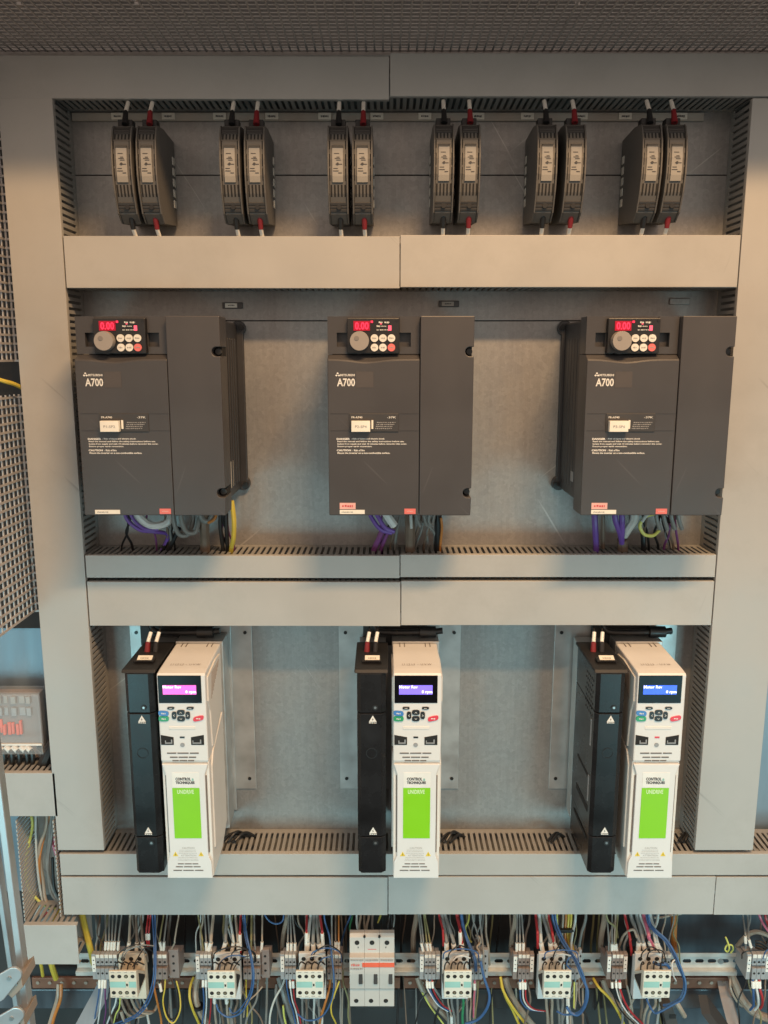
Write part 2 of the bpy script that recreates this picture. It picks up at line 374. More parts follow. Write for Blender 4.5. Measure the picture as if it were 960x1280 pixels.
# left side section
duct_h(-1.0, zx(71, 990, YC), zz(1020, YC), zz(966, YC), [], 'short grey wire duct left of the tall duct, open fingers on top', group=GD, fingers=True, walls='t')
duct_v(zx(24, 1090, YC), zx(72, 1090, YC), zz(1152, YC), zz(1021, YC)-.002, 'short open upright wire duct full of loose wires at lower left', group=GD, cover=False, fingers=True, pit=.0085, m='duct')
duct_h(zx(31, 1180, 1.33), zx(98, 1180, 1.33), zz(1205, 1.33), zz(1156, 1.33), [], 'short grey wire duct end at the lower left corner', yc=1.33, yb=1.40, group=GD)
duct_h(.664, 1.15, zz(1064, 1.385)-.045, zz(1064, 1.385), [], 'short grey wire duct beyond the tall right duct', yc=1.385, yb=1.44, group=GD)

for i, (px, n_) in enumerate(((296, 5), (566, 4), (862, 3), (700, 2))):
    for k_ in range(n_):
        p = at(px+k_*4-6, 1050+2*(k_ % 2), 1.39)
        q = MB().tube([(-.016, -.012, .006), (-.004, .0, .010+.003*(k_ % 3)), (.006, .010, .008), (.020, .016, -.006)], .0026).build('wire', bpy.data.materials.get('wire_black') or M['w_black'], smooth=True)
        q.location = p; tag(q, ('black wire loop poking up through the duct slots by the left white drive', 'black wire loop poking up through the duct slots by the middle white drive', 'black wire loop poking up through the duct slots in the right corner', 'black wire loop poking up through the duct slots by the right black module')[i], 'wire', ('wire loops in the duct slots, left', 'wire loops in the duct slots, middle', 'wire loops in the duct slots, corner', 'wire loops in the duct slots, right')[i])
# ================================================================== MESH PANELS
def ceiling():
    root = empty('mesh_ceiling', (0, 1.3, ZTOP+.012), 'dark wire mesh ceiling panel along the top of the cabinet', 'mesh panel')
    mb = MB(); g = .0128; z = 0.0
    y0, y1 = 1.170-1.3, 1.372-1.3
    n = int(1.9/g)
    for i in range(n): x = -.95+i*g; mb.box(x, x+.0026, y0, y1, z-.0012, z)
    k = int((y1-y0)/g)+1
    for j in range(k): y = y1-j*g; mb.box(-.95, .95, y-.0026, y, z+.0001, z+.0010)
    mb.build('wire_grid', M['mesh'], root)
    MB().box(-.95, .95, y1+.001, y1+.006, -.010, .008).box(-.95, .95, y0-.008, y0-.0035, -.003, .01).build('frame', M['mesh'], root, bev=.001)
    for px in (37, 180, 715):
        x = zx(px, 40, 1.25)
        MB().box(x-.003, x+.003, -.08, -.072, .006, .143).build('hanger', M['mesh'], root)
ceiling()
def side_mesh(zb, zt, label):
    xs = zx(50, 760, 1.40)
    root = empty('mesh_panel', (xs, 1.40, zb), label, 'mesh panel', 'wire mesh side panels at left')
    mb = MB(); H = zt-zb; gy = .0160; gz = .0136
    for j in range(int(H/gz)+1): mb.box(-.0022, -.0002, -.50, -.024, j*gz, j*gz+.0034)
    for i in range(30): y = -.024-i*gy; mb.box(-.0042, -.0024, y-.0030, y, 0, H)
    mb.build('wire_grid', M['mesh'], root)
    mb = MB()
    for j in range(int(H/gz)+1): mb.box(-.0002, .030, -.0222, -.020, j*gz, j*gz+.0034)
    for i in range(3): mb.box(.000+i*.013, .003+i*.013, -.0200, -.0185, 0, H)
    mb.build('folded_edge', M['mesh'], root)
    return root
side_mesh(zz(760, 1.40), zz(492, 1.40), 'lower left wire mesh side panel beside the tall grey duct')
side_mesh(zz(452, 1.40), .44, 'upper left wire mesh side panel beside the tall grey duct')
o = MB().box(-1.3, -.6225, 1.4385, 1.4415, zz(785, 1.44), .6).build('mesh_shade_sheet', M['void']); o['kind'] = 'structure'  # dark sheet over the side plate, painted shade behind the mesh

# ================================================================== ROW 1: label rail and slim modules
YM = 1.31
ra = at(90, 147, 1.424)
lr = empty('label_rail', (0, 1.4285, zz(151, 1.424)), 'pale label rail with white tags behind the slim modules', 'label rail')
h = zz(141.5, 1.424)-zz(151, 1.424)
MB().box(ra.x, zx(880, 140, 1.424), -.0045, 0, 0, h).box(ra.x, zx(880, 140, 1.424), -.0055, -.0046, 0, .0015).box(ra.x, zx(880, 140, 1.424), -.0055, -.0046, h-.0015, h).build('strip', M['lip'], lr)
for i, px in enumerate((148, 211, 275, 340, 406, 471, 531, 597, 659, 726, 781, 850)):
    x = zx(px, 146, 1.424)
    t = MB().box(x-.0105, x+.0105, -.0085, -.0056, .0012, h-.0002).build('tag_plate', M['sticker'], lr, bev=.0006)
    scribble(MB(), x-.006, x+.006, .004, .0075, -.0088, 6, seed=i).build('lettering', M['printdark'], t)
def make_module():
    zb = zz(265, YM); zt = zz(153, YM); H = zt-zb; W = .0305
    root = empty('slim_module', (0, YM, zb))
    # side profile (y, z): front bulges, bottom and top lean back
    prof = [(.115, -.004), (.035, -.012), (.018, .0), (.006, .22*H), (.0005, .42*H), (0, .60*H), (.003, .80*H), (.012, .965*H), (.018, H), (.05, 1.03*H), (.115, 1.0*H)]
    def yf(z):
        P = prof[2:9]
        for (ya, za), (yb, zb_) in zip(P[:-1], P[1:]):
            if za <= z <= zb_: return ya+(yb-ya)*(z-za)/(zb_-za)
        return P[0][0]
    core = [(y+.003 if y < .1 else y, z) for y, z in prof]
    MB().extr(core, 'x', -W/2+.0025, W/2-.0025).build('housing', M['modgrey'], root, bev=.001)
    for s in (-1, 1):
        a, b = sorted((s*(W/2), s*(W/2-.0024)))
        MB().extr(prof, 'x', a, b).build('side_plate', M['modgrey'], root, bev=.0007)
        mb = MB()
        for k in range(5): mb.box(s*W/2-.0007, s*W/2+.0014, .098, .110, (.18+.13*k)*H, (.27+.13*k)*H)
        mb.build('latch', M['tbmark'], root)
    def strip(mb, x0, x1, z0, z1, lift, mi=0, n=6):
        for i in range(n):
            a = z0+(z1-z0)*i/n; b = z0+(z1-z0)*(i+1)/n
            vs = [(x, yf(z)+.003-l, z) for x in (x0, x1) for z in (a, b) for l in (lift, -.001)]
            mb.add(vs, [(0, 1, 3, 2), (4, 6, 7, 5), (0, 4, 5, 1), (2, 3, 7, 6), (0, 2, 6, 4), (1, 5, 7, 3)], mi)
        return mb
    q = lambda zy: H*(1-(zy-245)/805.0)     # zoom rows -> local z
    mb = MB()
    for k in range(5): strip(mb, -.0112+k*.0052, -.0090+k*.0052, q(385), q(333), .0003, n=2)
    mb2 = MB()
    for k in range(5): strip(mb2, -.0112+k*.0052, -.0088+k*.0052, q(900), q(795), .0003, n=3)
    mb.build('upper_vent', M['slot'], root); mb2.build('lower_vent', M['slot'], root)
    for s in (-1, 1):
        mb = MB()
        for za, zb2 in ((475, 400), (630, 520), (760, 650)): strip(mb, s*.0122-.0011, s*.0122+.0011, q(za), q(zb2), .0003, n=2)
        mb.build('side_slot', M['slot'], root)
    lab = strip(MB(), -.0080, .0080, q(775), q(462), .0022).build('clear_label', M['clear'], root)
    mb = MB(); rn = random.Random(3)
    for zy, ww in ((515, .010), (548, .006), (560, .011), (575, .009), (612, .013), (650, .009), (672, .011), (690, .007)):
        x = rn.uniform(-.007, .006-ww*.5); strip(mb, x, x+ww*.75, q(zy+7), q(zy), .0026, n=1)
    mb.cyl((0, yf(q(612))-.0002, q(612)), .0018, 0, .001)
    mb.build('lettering', M['printdark'], lab)
    strip(MB(), -.0085, .0085, q(465), q(440), .0035, n=2).build('window_cap', M['modgrey'], root, bev=.001)
    strip(MB(), -.0125, .0125, q(330), q(262), .0016, n=3).build('top_cap', M['moddark'], root, bev=.001)
    t = strip(MB(), -.0132, .0132, q(1035), q(948), .0015, n=3).build('terminal', M['moddark'], root, bev=.001)
    MB().cyl((.001, yf(q(990))+.0012, q(990)), .0036, -.0012, .001).build('terminal_screw', M['screw_dark'], t)
    t = MB().box(-.011, .011, .030, .048, H+.0005, H+.012).build('terminal', M['black_matt'], root, bev=.001)
    return root
proto = make_module()
MPX = [(152, 183), (287, 318), (422, 453), (555, 588), (684, 720), (815, 846)]
WIRES = []
n = 0
for i, pr in enumerate(MPX):
    for j, px in enumerate(pr):
        o = proto if n == 0 else copy_tree(proto)
        c = at(px, 212, YM); o.location.x = c.x
        if px > 480: o.location.z += .002
        o['label'] = f"grey slim module, {('left','right')[j]} one of the {ORD[i]} pair from the left"
        o['category'] = 'electrical module'; o['group'] = 'slim grey modules in pairs along the top row'
        zt = o.location.z+zz(153, YM)-zz(265, YM)
        col = ('black', 'red')[j]
        zb0 = o.location.z-.012
        # boot + white sleeve + wire, at the top and at the bottom
        for side in (0, 1):
            if side == 0:
                P = [(c.x+.001, YM+.026, zt+.004), (c.x+.001, YM+.034, zt+.024), (c.x+.001, YM+.05, zt+.042), (c.x, YM+.066, zt+.075)]
            else:
                P = [(c.x+.002, YM+.03, zb0+.012), (c.x+.002, YM+.035, zb0-.006), (c.x+.003, YM+.052, zb0-.022), (c.x+.004, YM+.09, zb0-.07)]
            P = [Vector(p) for p in P]
            wr = empty('wire', P[0], f"{col} booted wire {('entering the top','leaving the bottom')[side]} of the {('left','right')[j]} module, {ORD[i]} pair from left", 'wire', 'booted wires of the slim modules')
            Q = [p-P[0] for p in P]
            MB().tube(Q, .0022, 8).build('conductor', M['w_black'], wr, smooth=True)
            boot = Q[:2] if side == 0 else [Q[0], Q[1]*.9+Q[2]*.1]
            MB().tube([boot[0], (boot[0]+boot[1])/2, boot[1]], .0050, 10, r_end=.0036).build('boot', M['boot_'+col], wr, smooth=True)
            d = (Q[2]-Q[1])
            MB().tube([Q[1]+d*.05, Q[1]+d*.5, Q[1]+d*.95], .0032, 10).build('sleeve', M['ferrule'], wr, smooth=True)
        n += 1
# ================================================================== small tags on the plate
for px, py, lab in ((291, 382, 'above the left inverter'), (561, 380, 'above the middle inverter'), (849, 377, 'above the right inverter')):
    c = at(px, py, YP)
    r = empty('name_tag', c, f'small grey name tag holder stuck on the plate {lab}', 'tag', 'name tags above the inverters')
    MB().box(-.017, .017, -.004, -.0003, -.005, .005).build('holder', M['charcoal' if px < 800 else 'galv'], r, bev=.001)
    if px < 800:
        t = MB().box(-.012, .008, -.0052, -.0041, -.0035, .0035).build('insert', M['tbmark' if px < 400 else 'knob'], r)
        scribble(MB(), -.007, .004, -.0012, .0012, -.0054, 5, seed=px).build('lettering', M['printdark'], t)

# ================================================================== ROW 2: charcoal inverters
YI = 1.24
IW = .2155; IH = .296; zI0 = zz(643, YI)
def make_inverter():
    root = empty('inverter', (0, YI, zI0))
    D = YP-YI
    X = lambda zxp: -IW/2+(zxp-153)/590.0*IW      # zoom px -> local x
    Z = lambda zyp: IH*(1-(zyp-110)/795.0)
    xs = X(528)
    # back casing, narrower than the front shell
    mb = MB().box(-IW/2+.004, IW/2-.006, .050, D-.012, .014, IH-.004)
    mb.build('casing', M['charcoal_dark'], root, bev=.003)
    for s in (-1, 1):
        mb = MB(); a, b = sorted((s*(IW/2-.0062), s*(IW/2-.0035)))
        for k in range(5): mb.box(a, b, .062+k*.020, .070+k*.020, .03, IH-.03)
        mb.build('heat_fin', M['charcoal_dark'], root, bev=.0008)
    fl = MB().box(-IW/2-.001, IW/2+.004, D-.011, D-.001, .018, IH-.004)
    for s in (-1, 1):
        for zc in (.022, IH-.012):
            fl.cyl((s*(IW/2-.004), 0, zc), .0125, D-.0105, D-.0015, n=20)
    fl.build('mounting_flange', M['charcoal_dark'], root, bev=.0012)
    for s in (-1, 1):
        for zc in (.020, IH-.010):
            MB().cyl((s*(IW/2+.001), 0, zc), .0048, D-.0135, D-.0106, n=14).build('mounting_screw', M['screw_dark'], root)
    # front cover: sloped and gently waved upper ledge
    NX = 24; mb = MB(); x0 = -IW/2; vs = []
    for i in range(NX+1):
        u = i/NX; x = x0+(xs-.0009-x0)*u
        wv = math.exp(-((u-.42)/.2)**2)*.0042
        zlow = Z(282)-wv; ztp = Z(258)-.25*wv
        vs += [(x, 0, 0), (x, 0, zlow), (x, .0015, zlow+.0022), (x, .014, ztp), (x, .050, ztp), (x, .050, 0)]
    fs = []
    for i in range(NX):
        for k in range(6): a = i*6+k; b = i*6+(k+1) % 6; fs.append((a, b, b+6, a+6))
    fs += [tuple(range(5, -1, -1)), tuple(range(NX*6, NX*6+6))]
    fc = mb.add(vs, fs).build('front_cover', M['charcoal'], root, bev=.0012)
    # grooves round the name plate
    g = MB()
    for zc in (491, 559):
        for a, b in ((162, 236), (443, 524)): g.box(X(a), X(b), -.0003, .0005, Z(zc)-.0004, Z(zc)+.0004)
    g.build('groove', M['charcoal_dark'], fc)
    e = MB().box(X(268), X(338), -.0004, .0005, Z(388), Z(325)).build('badge_field', M['charcoal_dark'], fc); 
    e.data.materials[0] = M['badge']
    # printing
    t = MB()
    # maker's mark: three diamonds in a triangle
    cx = X(194); s_ = .0019
    for dx, dz in ((0, .0031), (-.0019, 0), (.0019, 0)):
        c = (cx+dx, Z(342)+.0008+dz)
        t.add([(c[0]-s_*.95, -.0005, c[1]), (c[0], -.0005, c[1]-s_*.85), (c[0]+s_*.95, -.0005, c[1]), (c[0], -.0005, c[1]+s_*.85)], [(0, 1, 2, 3)])
    text_geo(t, 'MITSUBISHI', X(205), X(263), Z(343), Z(334), -.0005, bold=.02)
    text_geo(t, 'A700', X(191), X(264), Z(383), Z(351), -.0005, bold=.022)
    t.build('logo', M['print'], fc)
    t = MB()
    rows = [('DANGER', 187, 242, 587, 597), (': Risk of injury and electric shock', 247, 384, 587, 597),
            ('Read the manual and follow the safety instructions before use.', 190, 464, 598, 607.5),
            ('Isolate from supply and wait 10 minutes before removing this cover.', 190, 475, 608, 617.5),
            ('Ensure proper earth connection.', 190, 333, 618, 627.5),
            ('CAUTION', 187, 246, 633, 643), (': Risk of fire', 252, 302, 633, 643),
            ('Mount the inverter on a non-combustible surface.', 190, 406, 644, 653.5)]
    for s, a, b, c, d in rows: text_geo(t, s, X(a), X(b), Z(d-1.2), Z(c+.8), -.0005, bold=.05 if s.isupper() else .03)
    t.build('warning_text', M['print'], fc)
    npn = MB().box(X(239), X(440), -.0016, .001, Z(563), Z(490)).build('name_plate', M['panel2'], root, bev=.0006)
    t = MB(); text_geo(t, 'FR-A740', X(249), X(293), Z(509), Z(501), -.002, bold=.01); text_geo(t, '-37K', X(394), X(430), Z(509), Z(501), -.002, bold=.01)
    t.build('lettering', M['print'], npn)
    t = MB()
    for k in range(4): scribble(t, X(352-k*2), X(428-k*5), Z(528+k*8), Z(523+k*8), -.0018, 9, seed=k)
    t.build('fine_print', M['printgrey'], npn)
    tg = MB().box(X(249), X(325), -.0105, -.0017, Z(561), Z(518)).box(X(249)+.0005, X(325)-.0005, -.0107, -.0103, Z(560), Z(519)).build('identity_tag', M['sticker'], root, bev=.0008)
    MB().box(X(330), X(337.5), -.0035, -.0017, Z(551), Z(516)).build('tag_edge', M['sticker'], root)
    for nm, a, b, c, d, m in (('white_sticker', 197, 301, 882, 899, 'sticker'), ('warning_sticker', 466, 513, 877, 899, 'sticker_red'), ('pink_sticker', 197, 263, 853, 879, 'sticker_pink')):
        st = MB().box(X(a), X(b), -.0007, .0008, Z(d), Z(c)).build(nm, M[m], root)
        if nm == 'white_sticker': scribble(MB(), X(a+8), X(a+55), Z(d-5), Z(c+6), -.0008, 12, seed=5).build('lettering', M['printgrey'], st)
        else: scribble(MB(), X(a+10), X(b-10), Z(d-8), Z(c+8), -.0008, 5, seed=5).build('lettering', M['sticker_pink'] if nm == 'warning_sticker' else M['printred'], st)
    # right terminal cover with two screw notches
    def notch(zc, r=.0068):
        return [(IW/2, zc-r)]+[(IW/2-.006-r*math.sin(a), zc-r*math.cos(a)) for a in [math.pi*k/10 for k in range(11)]]+[(IW/2, zc+r)]
    poly = [(xs, 0), (IW/2-.0008, 0)]+notch(Z(812))+notch(Z(247))+[(IW/2, IH), (xs, IH)]
    tcv = MB().extr(poly, 'y', -.0012, .050).build('terminal_cover', M['charcoal'], root, bev=.0012)
    for zc in (Z(812), Z(247)):
        MB().box(IW/2-.016, IW/2-.001, .020, .047, zc-.009, zc+.009).build('screw_seat', M['slot'], tcv)
        MB().cyl((IW/2-.0055, 0, zc), .0045, .012, .0195, n=16).build('screw', M['screw_dark'], tcv)
    # upper panel with finger pockets
    mb = MB(); yu = .0125; zt = IH; zb = Z(256); xa = -IW/2; xk0, xk1 = X(232), X(444); pz0, pz1 = Z(228), Z(173)
    p0, p1 = X(190), X(490)
    mb.box(xa, p0, yu, .05, zb, zt); mb.box(p0, xk0, yu, .05, zb, pz0); mb.box(p0, xk0, yu, .05, pz1, zt); mb.box(p0, xk0, yu+.012, .05, pz0, pz1)
    mb.box(xk0, xk1, yu+.002, .05, zb, zt)
    mb.box(xk1, p1, yu, .05, zb, pz0); mb.box(xk1, p1, yu, .05, pz1, zt); mb.box(xk1, p1, yu+.012, .05, pz0, pz1)
    mb.box(p1, xs-.0009, yu, .05, zb, zt)
    mb.build('upper_panel', M['charcoal'], root)
    k = MB().box(xk0+.0006, xk1-.0006, .003, yu+.0018, Z(254), Z(118)).cyl((X(283), 0, Z(214)), .0165, .0034, yu+.0015, n=28).build('keypad', M['panel'], root, bev=.0010)
    MB().cyl((X(283), 0, Z(206)), .0138, -.0095, .0028, n=36, r2=.0142).cyl((X(272), 0, Z(196)), .0036, -.0101, -.0096, n=16, mi=1).build('knob', [M['knob'], M['button_grey']], k, bev=.0012)
    for r_, zy in enumerate((195, 231)):
        for c_, xx in enumerate((343, 377, 411)):
            m = M['button_red'] if (r_, c_) == (1, 2) else M['button']
            mb = MB().cyl((X(xx), 0, Z(zy)), .0056, .0005, .0032, n=20)
            scribble(mb, X(xx)-.003, X(xx)+.003, Z(zy)-.0012, Z(zy)+.0012, .0004, 3, mi=1, seed=r_*3+c_)
            mb.build('button', [m, M['printgrey']], k)
    MB().box(X(259), X(325), .0016, .0032, Z(166), Z(129)).build('display', M['led_glow'], k)
    t = MB(); text_geo(t, '0.00', X(265), X(320), Z(162), Z(133), .0014, bold=.02)
    t.box(X(328), X(337), .0014, .002, Z(136), Z(128)); t.build('digits', M['led'], k)
    t = MB()
    for j, (a, b, c, d) in enumerate(((360, 376, 130, 138), (382, 403, 130, 138), (352, 366, 145, 153), (370, 390, 147, 151), (352, 412, 161, 165))): scribble(t, X(a), X(b), Z(d), Z(c), .0029, 3+j, seed=j)
    t.build('key_print', M['print'], k)
    MB().box(X(366), X(373), .0024, .0031, Z(142), Z(138)).box(X(398), X(411), .0024, .0031, Z(166), Z(146)).build('indicator', M['led_small'], k)
    MB().cyl((X(433), 0, Z(127)), .002, .0022, .0031, n=10).build('keypad_screw', M['screw_dark'], k)
    # rating label on the right flank
    st = MB().box(IW/2-.0059, IW/2-.0050, .075, .10, .03, .072).build('rating_label', M['sticker'], root)
    st2 = MB().box(-IW/2+.0031, -IW/2+.0039, .075, .092, .04, .056).build('rating_label', M['tbgrey'], root)
    return root
M['badge'] = mat('badge_field', (.068, .060, .058), .6)
M['panel2'] = mat('name_plate_grey', (.042, .040, .040), .5)
M['button_grey'] = mat('dimple_grey', (.2, .18, .165), .4)
inv = make_inverter()
IPX = [(199, 'left'), (500, 'middle'), (815.5, 'right')]
INV = []
for i, (px, nm) in enumerate(IPX):
    o = inv if i == 0 else copy_tree(inv); INV.append(o)
    o.location.x = zx(px, 644, YI)
    o['category'] = 'inverter'; o['group'] = 'charcoal inverters in the middle row'
    if i == 0: o.location.z -= .0015; o.location.x -= .0055
    if i == 2: o.location.x -= .002
INV[0]['label'] = 'leftmost charcoal inverter, beside the tall left duct, without a pink sticker'
INV[1]['label'] = 'middle charcoal inverter with pink sticker, bare plate showing on both sides'
INV[2]['label'] = 'rightmost charcoal inverter with pink sticker, overlapping the tall right duct'
for o in kids(INV[0], 'pink_sticker'):
    for c in kids(o, 'lettering'): bpy.data.objects.remove(c)
    bpy.data.objects.remove(o)
for o, s in zip(INV, ('P1-SP2', 'P2-SP4', 'P3-SP6')):
    tg = kids(o, 'identity_tag')[0]
    X = lambda q: -IW/2+(q-153)/590.0*IW
    Z = lambda q: IH*(1-(q-110)/795.0)
    t = MB(); text_geo(t, s, X(264), X(311), Z(545), Z(535), -.0111, bold=.0); t.build('lettering', M['printgrey'], tg)

# ================================================================== ROW 3: white drives and black modules
YD = 1.247
zD0 = zz(1095.5, YD); zD1 = zz(840, YD); DH = zD1-zD0; DW = .0772
def make_drive():
    root = empty('white_drive', (0, YD, zD0))
    XL = zx(520, 1095, YD)
    def G(zx_, zy_):      # zoom pixel (400,760, x3.554) -> local on the front plane
        p = at(400+zx_/3.554, 760+zy_/3.554, YD); return p.x-XL, p.z-zD0
    X = lambda q, r=700: G(q, r)[0]
    Z = lambda q: G(424, q)[1]
    yb = .128
    w2 = DW/2
    zsp = Z(675)           # split between head and lower cover
    # head: front with chamfered shoulders, sloping top
    head = [(0, zsp), (0, DH-.003), (.003, DH), (.020, DH+.0015), (yb, DH+.0045), (yb, zsp)]
    MB().extr(head, 'x', -w2, w2).build('head', M['white'], root, bev=.0022)
    body = [(.004, .0), (.004, zsp-.0008), (yb, zsp-.0008), (yb, .03), (.085, .004)]
    MB().extr(body, 'x', -w2, w2).build('body', M['white2'], root, bev=.002)
    # lower front cover, inset with grooves each side
    xl, xr = -w2+.0068, w2-.0068
    low = MB().extr([(-w2+.002, .030), (xl, .042), (xl, zsp-.022), (-w2+.001, zsp-.004), (w2-.001, zsp-.004), (xr, zsp-.022), (xr, .042), (w2-.002, .030), (w2-.001, .0005), (-w2+.001, .0005)], 'y', -.0012, .0038).build('lower_cover', M['white'], root, bev=.0010)
    for s in (-1, 1):
        mb = MB().box(min(s*(w2-.0066), s*(w2-.0048)), max(s*(w2-.0066), s*(w2-.0048)), .0026, .0039, .046, zsp-.026)
        mb.build('cover_groove', M['groove'], root)
    # display
    d = MB().box(X(330), X(518), -.0010, .002, Z(414), Z(292)).build('display', M['glass'], root, bev=.0006)
    lc = MB().box(X(350), X(496), -.0014, -.0011, Z(375), Z(334)).build('screen', M['lcd_blue'], d)
    t = MB(); text_geo(t, 'Motor Rev', X(351), X(431), Z(348), Z(334.5), -.0017, bold=.02)
    text_geo(t, '0 rpm', X(449), X(495), Z(373), Z(356), -.0017, bold=.03); t.build('screen_text', M['lcd_text'], d)
    # keys
    def key(name, cx, cy, hw, hh, m, sh=0, mark=None, rot=0):
        N = 18; pts = []
        for k in range(N):
            a = 2*math.pi*k/N; c, s = math.cos(a), math.sin(a)
            e = .6
            x = hw*math.copysign(abs(c)**e, c); z = hh*math.copysign(abs(s)**e, s)+sh*x
            pts.append((X(cx)+x, Z(cy)+z))
        mb = MB().extr(pts, 'y', -.0018, .0005)
        if mark == 'chev':
            cx_, cz_ = X(cx), Z(cy); q = .0018
            for s in (-1, 1):
                P = [(s*q, -.0007), (s*q, -.0016), (0, .0004), (0, .0014)]
                R = [(p[0]*math.cos(rot)-p[1]*math.sin(rot)+cx_, p[0]*math.sin(rot)+p[1]*math.cos(rot)+cz_) for p in P]
                mb.add([(a, -.0021, b) for a, b in R], [(0, 1, 2, 3)], 1)
        elif mark: scribble(mb, X(cx)-hw*.4, X(cx)+hw*.4, Z(cy)-hh*.3, Z(cy)+hh*.3, -.0019, mark, mi=1, seed=int(cx))
        mb.build(name, [m, M['print']], root)
    key('soft_key', 381, 436, .0056, .0021, M['key_black'], mark=4); key('soft_key', 466, 436, .0056, .0021, M['key_black'], mark=4)
    key('function_key', 348, 459, .0082, .0043, M['key_blue'], -.08, 3); key('start_key', 348, 483, .0082, .0043, M['key_green'], .0, 3)
    key('stop_key', 500, 482, .0084, .0040, M['key_red'], .22, 2)
    key('arrow_key', 424, 455, .0062, .0042, M['key_black'], mark='chev'); key('arrow_key', 424, 483, .0062, .0042, M['key_black'], mark='chev', rot=math.pi)
    key('arrow_key', 394, 468, .0036, .0062, M['key_black'], mark='chev', rot=math.pi/2); key('arrow_key', 454, 468, .0036, .0062, M['key_black'], mark='chev', rot=-math.pi/2)
    MB().box(X(368), X(484), -.0008, .0005, Z(532), Z(518)).build('write_on_strip', M['white2'], root, bev=.0008)
    for s, (a, b) in ((0, (330, 386)), (1, (463, 520))):
        pl = [(X(a), Z(600)), (X(b), Z(600)), (X(b), Z(566 if s == 0 else 556)), (X(a), Z(556 if s == 0 else 566))]
        pt = MB().extr(pl, 'y', -.0006, .0015).build('port', M['slot'], root)
        mb = MB()
        xx0, xx1 = X(a+18 if s == 0 else a+6), X(b-6 if s == 0 else b-12)
        mb.box(xx0, xx1, -.0009, -.0007, Z(594), Z(589)); mb.box(xx0, xx0+.0015, -.0009, -.0007, Z(588.5), Z(580)); mb.box(xx1-.002, xx1, -.0009, -.0007, Z(588.5), Z(576))
        mb.build('connector', M['tbgrey'], pt)
    MB().box(X(414), X(435), -.0006, .0008, Z(570), Z(563)).build('status_light', M['key_black'], root)
    MB().cyl((X(424), 0, Z(600)), .0036, -.0009, .001, n=18).build('round_mark', M['tbgrey'], root)
    mb = MB()
    for zy, h_ in ((637, 70), (655, 58), (670, 48)):
        for (a, b) in ((-1, -.42), (-.34, .36), (.44, 1)): mb.box(X(424+a*h_), X(424+b*h_), -.0006, .001, Z(zy+2.6), Z(zy-2.6))
    mb.build('vent', M['groove'], root)
    mb = MB()
    for zy, h_ in ((1127, 46), (1140, 56), (1156, 68)):
        for (a, b) in ((-1, -.42), (-.34, .36), (.44, 1)): mb.box(X(424+a*h_), X(424+b*h_), -.0016, .0, Z(zy+2.2), Z(zy-2.2))
    mb.build('vent', M['groove'], low)
    lb = MB().box(X(371), X(492), -.0017, -.0008, Z(788), Z(722)).build('white_label', M['sticker_w'], root)
    t = MB(); text_geo(t, 'CONTROL', X(386), X(455), Z(757), Z(743), -.0019, bold=.05); text_geo(t, 'TECHNIQUES', X(386), X(471), Z(774), Z(760), -.0019, bold=.05)
    t.build('lettering', M['printdark'], lb)
    MB().cyl((X(463), 0, Z(751)), .0017, -.0019, -.0017, n=8).box(X(458), X(468), -.0019, -.0017, Z(758), Z(754)).build('maker_mark', M['teal'], lb)
    gl = MB().box(X(370), X(491), -.0018, -.0008, Z(1013), Z(790.5)).build('green_label', M['green'], root)
    t = MB(); text_geo(t, 'UNIDRIVE', X(391), X(466), Z(816), Z(797), -.0020, bold=.03); t.build('lettering', M['print_lime'], gl)
    t = MB(); text_geo(t, 'CAUTION', X(400), X(456), Z(1061), Z(1053), -.0014, bold=.01); text_geo(t, 'ATTENTION', X(393), X(463), Z(1094), Z(1086), -.0014, bold=.01)
    for k, zy in enumerate((1065, 1072, 1079, 1098, 1105, 1111)): scribble(t, X(388-k*2), X(462+k*2), Z(zy+2.4), Z(zy), -.0013, 16, seed=k)
    t.build('caution_text', M['printgrey2'], low)
    mb = MB()
    for cx in (369, 485):
        c = X(cx); zc = Z(1093)
        mb.extr([(c-.0044, zc), (c+.0044, zc), (c, zc+.0082)], 'y', -.0015, -.0010, 0)
        mb.box(c-.0004, c+.0004, -.0017, -.0015, zc+.0022, zc+.005, 1); mb.box(c-.0004, c+.0004, -.0017, -.0015, zc+.001, zc+.0016, 1)
    mb.build('warning_triangle', [M['yellow'], M['printdark']], low)
    # embossed marks on the top and clip slots
    t = MB(); text_geo(t, 'L1 L2 L3  -  U V W', -.024, .024, -.0035, .0035, 0)
    t.v = [(x, .034+z*-1*-1, DH+.0024+(.034+z-.02)*.0278) for x, y, z in t.v]
    t.build('terminal_marks', M['printbrown'], root)
    mb = MB()
    for x in (-.026, -.018, .018, .026): mb.box(x-.0006, x+.0006, yb-.016, yb+.0003, DH+.0032, DH+.0054)
    mb.build('clip_slot', M['groove'], root)
    # flank: raised panels with slanted vents, both sides
    for s in (-1, 1):
        a, b = sorted((s*(w2-.001), s*(w2+.0022)))
        up = [(.012, DH-.010), (.075, DH-.004), (.112, DH-.008), (.112, zsp+.045), (.040, zsp+.010), (.030, zsp+.012), (.022, DH*.80), (.010, DH*.86)]
        f1 = MB().extr(up, 'x', a, b).build('flank_panel', M['white2'], root, bev=.001)
        lo = [(.018, .045), (.018, zsp-.015), (.030, zsp+.004), (.112, zsp+.036), (.112, .052), (.075, .03)]
        MB().extr(lo, 'x', a, b).build('flank_panel', M['white2'], root, bev=.001)
        a, b = sorted((s*(w2+.0021), s*(w2+.0026)))
        mb = MB()
        for k in range(9):
            y0 = .040+k*.007; mb.extr([(y0, DH-.012), (y0+.0022, DH-.012), (y0-.010+.0022, DH-.055+k*.004), (y0-.010, DH-.055+k*.004)], 'x', a, b)
        mb.build('flank_vent', M['printbrown'], f1)
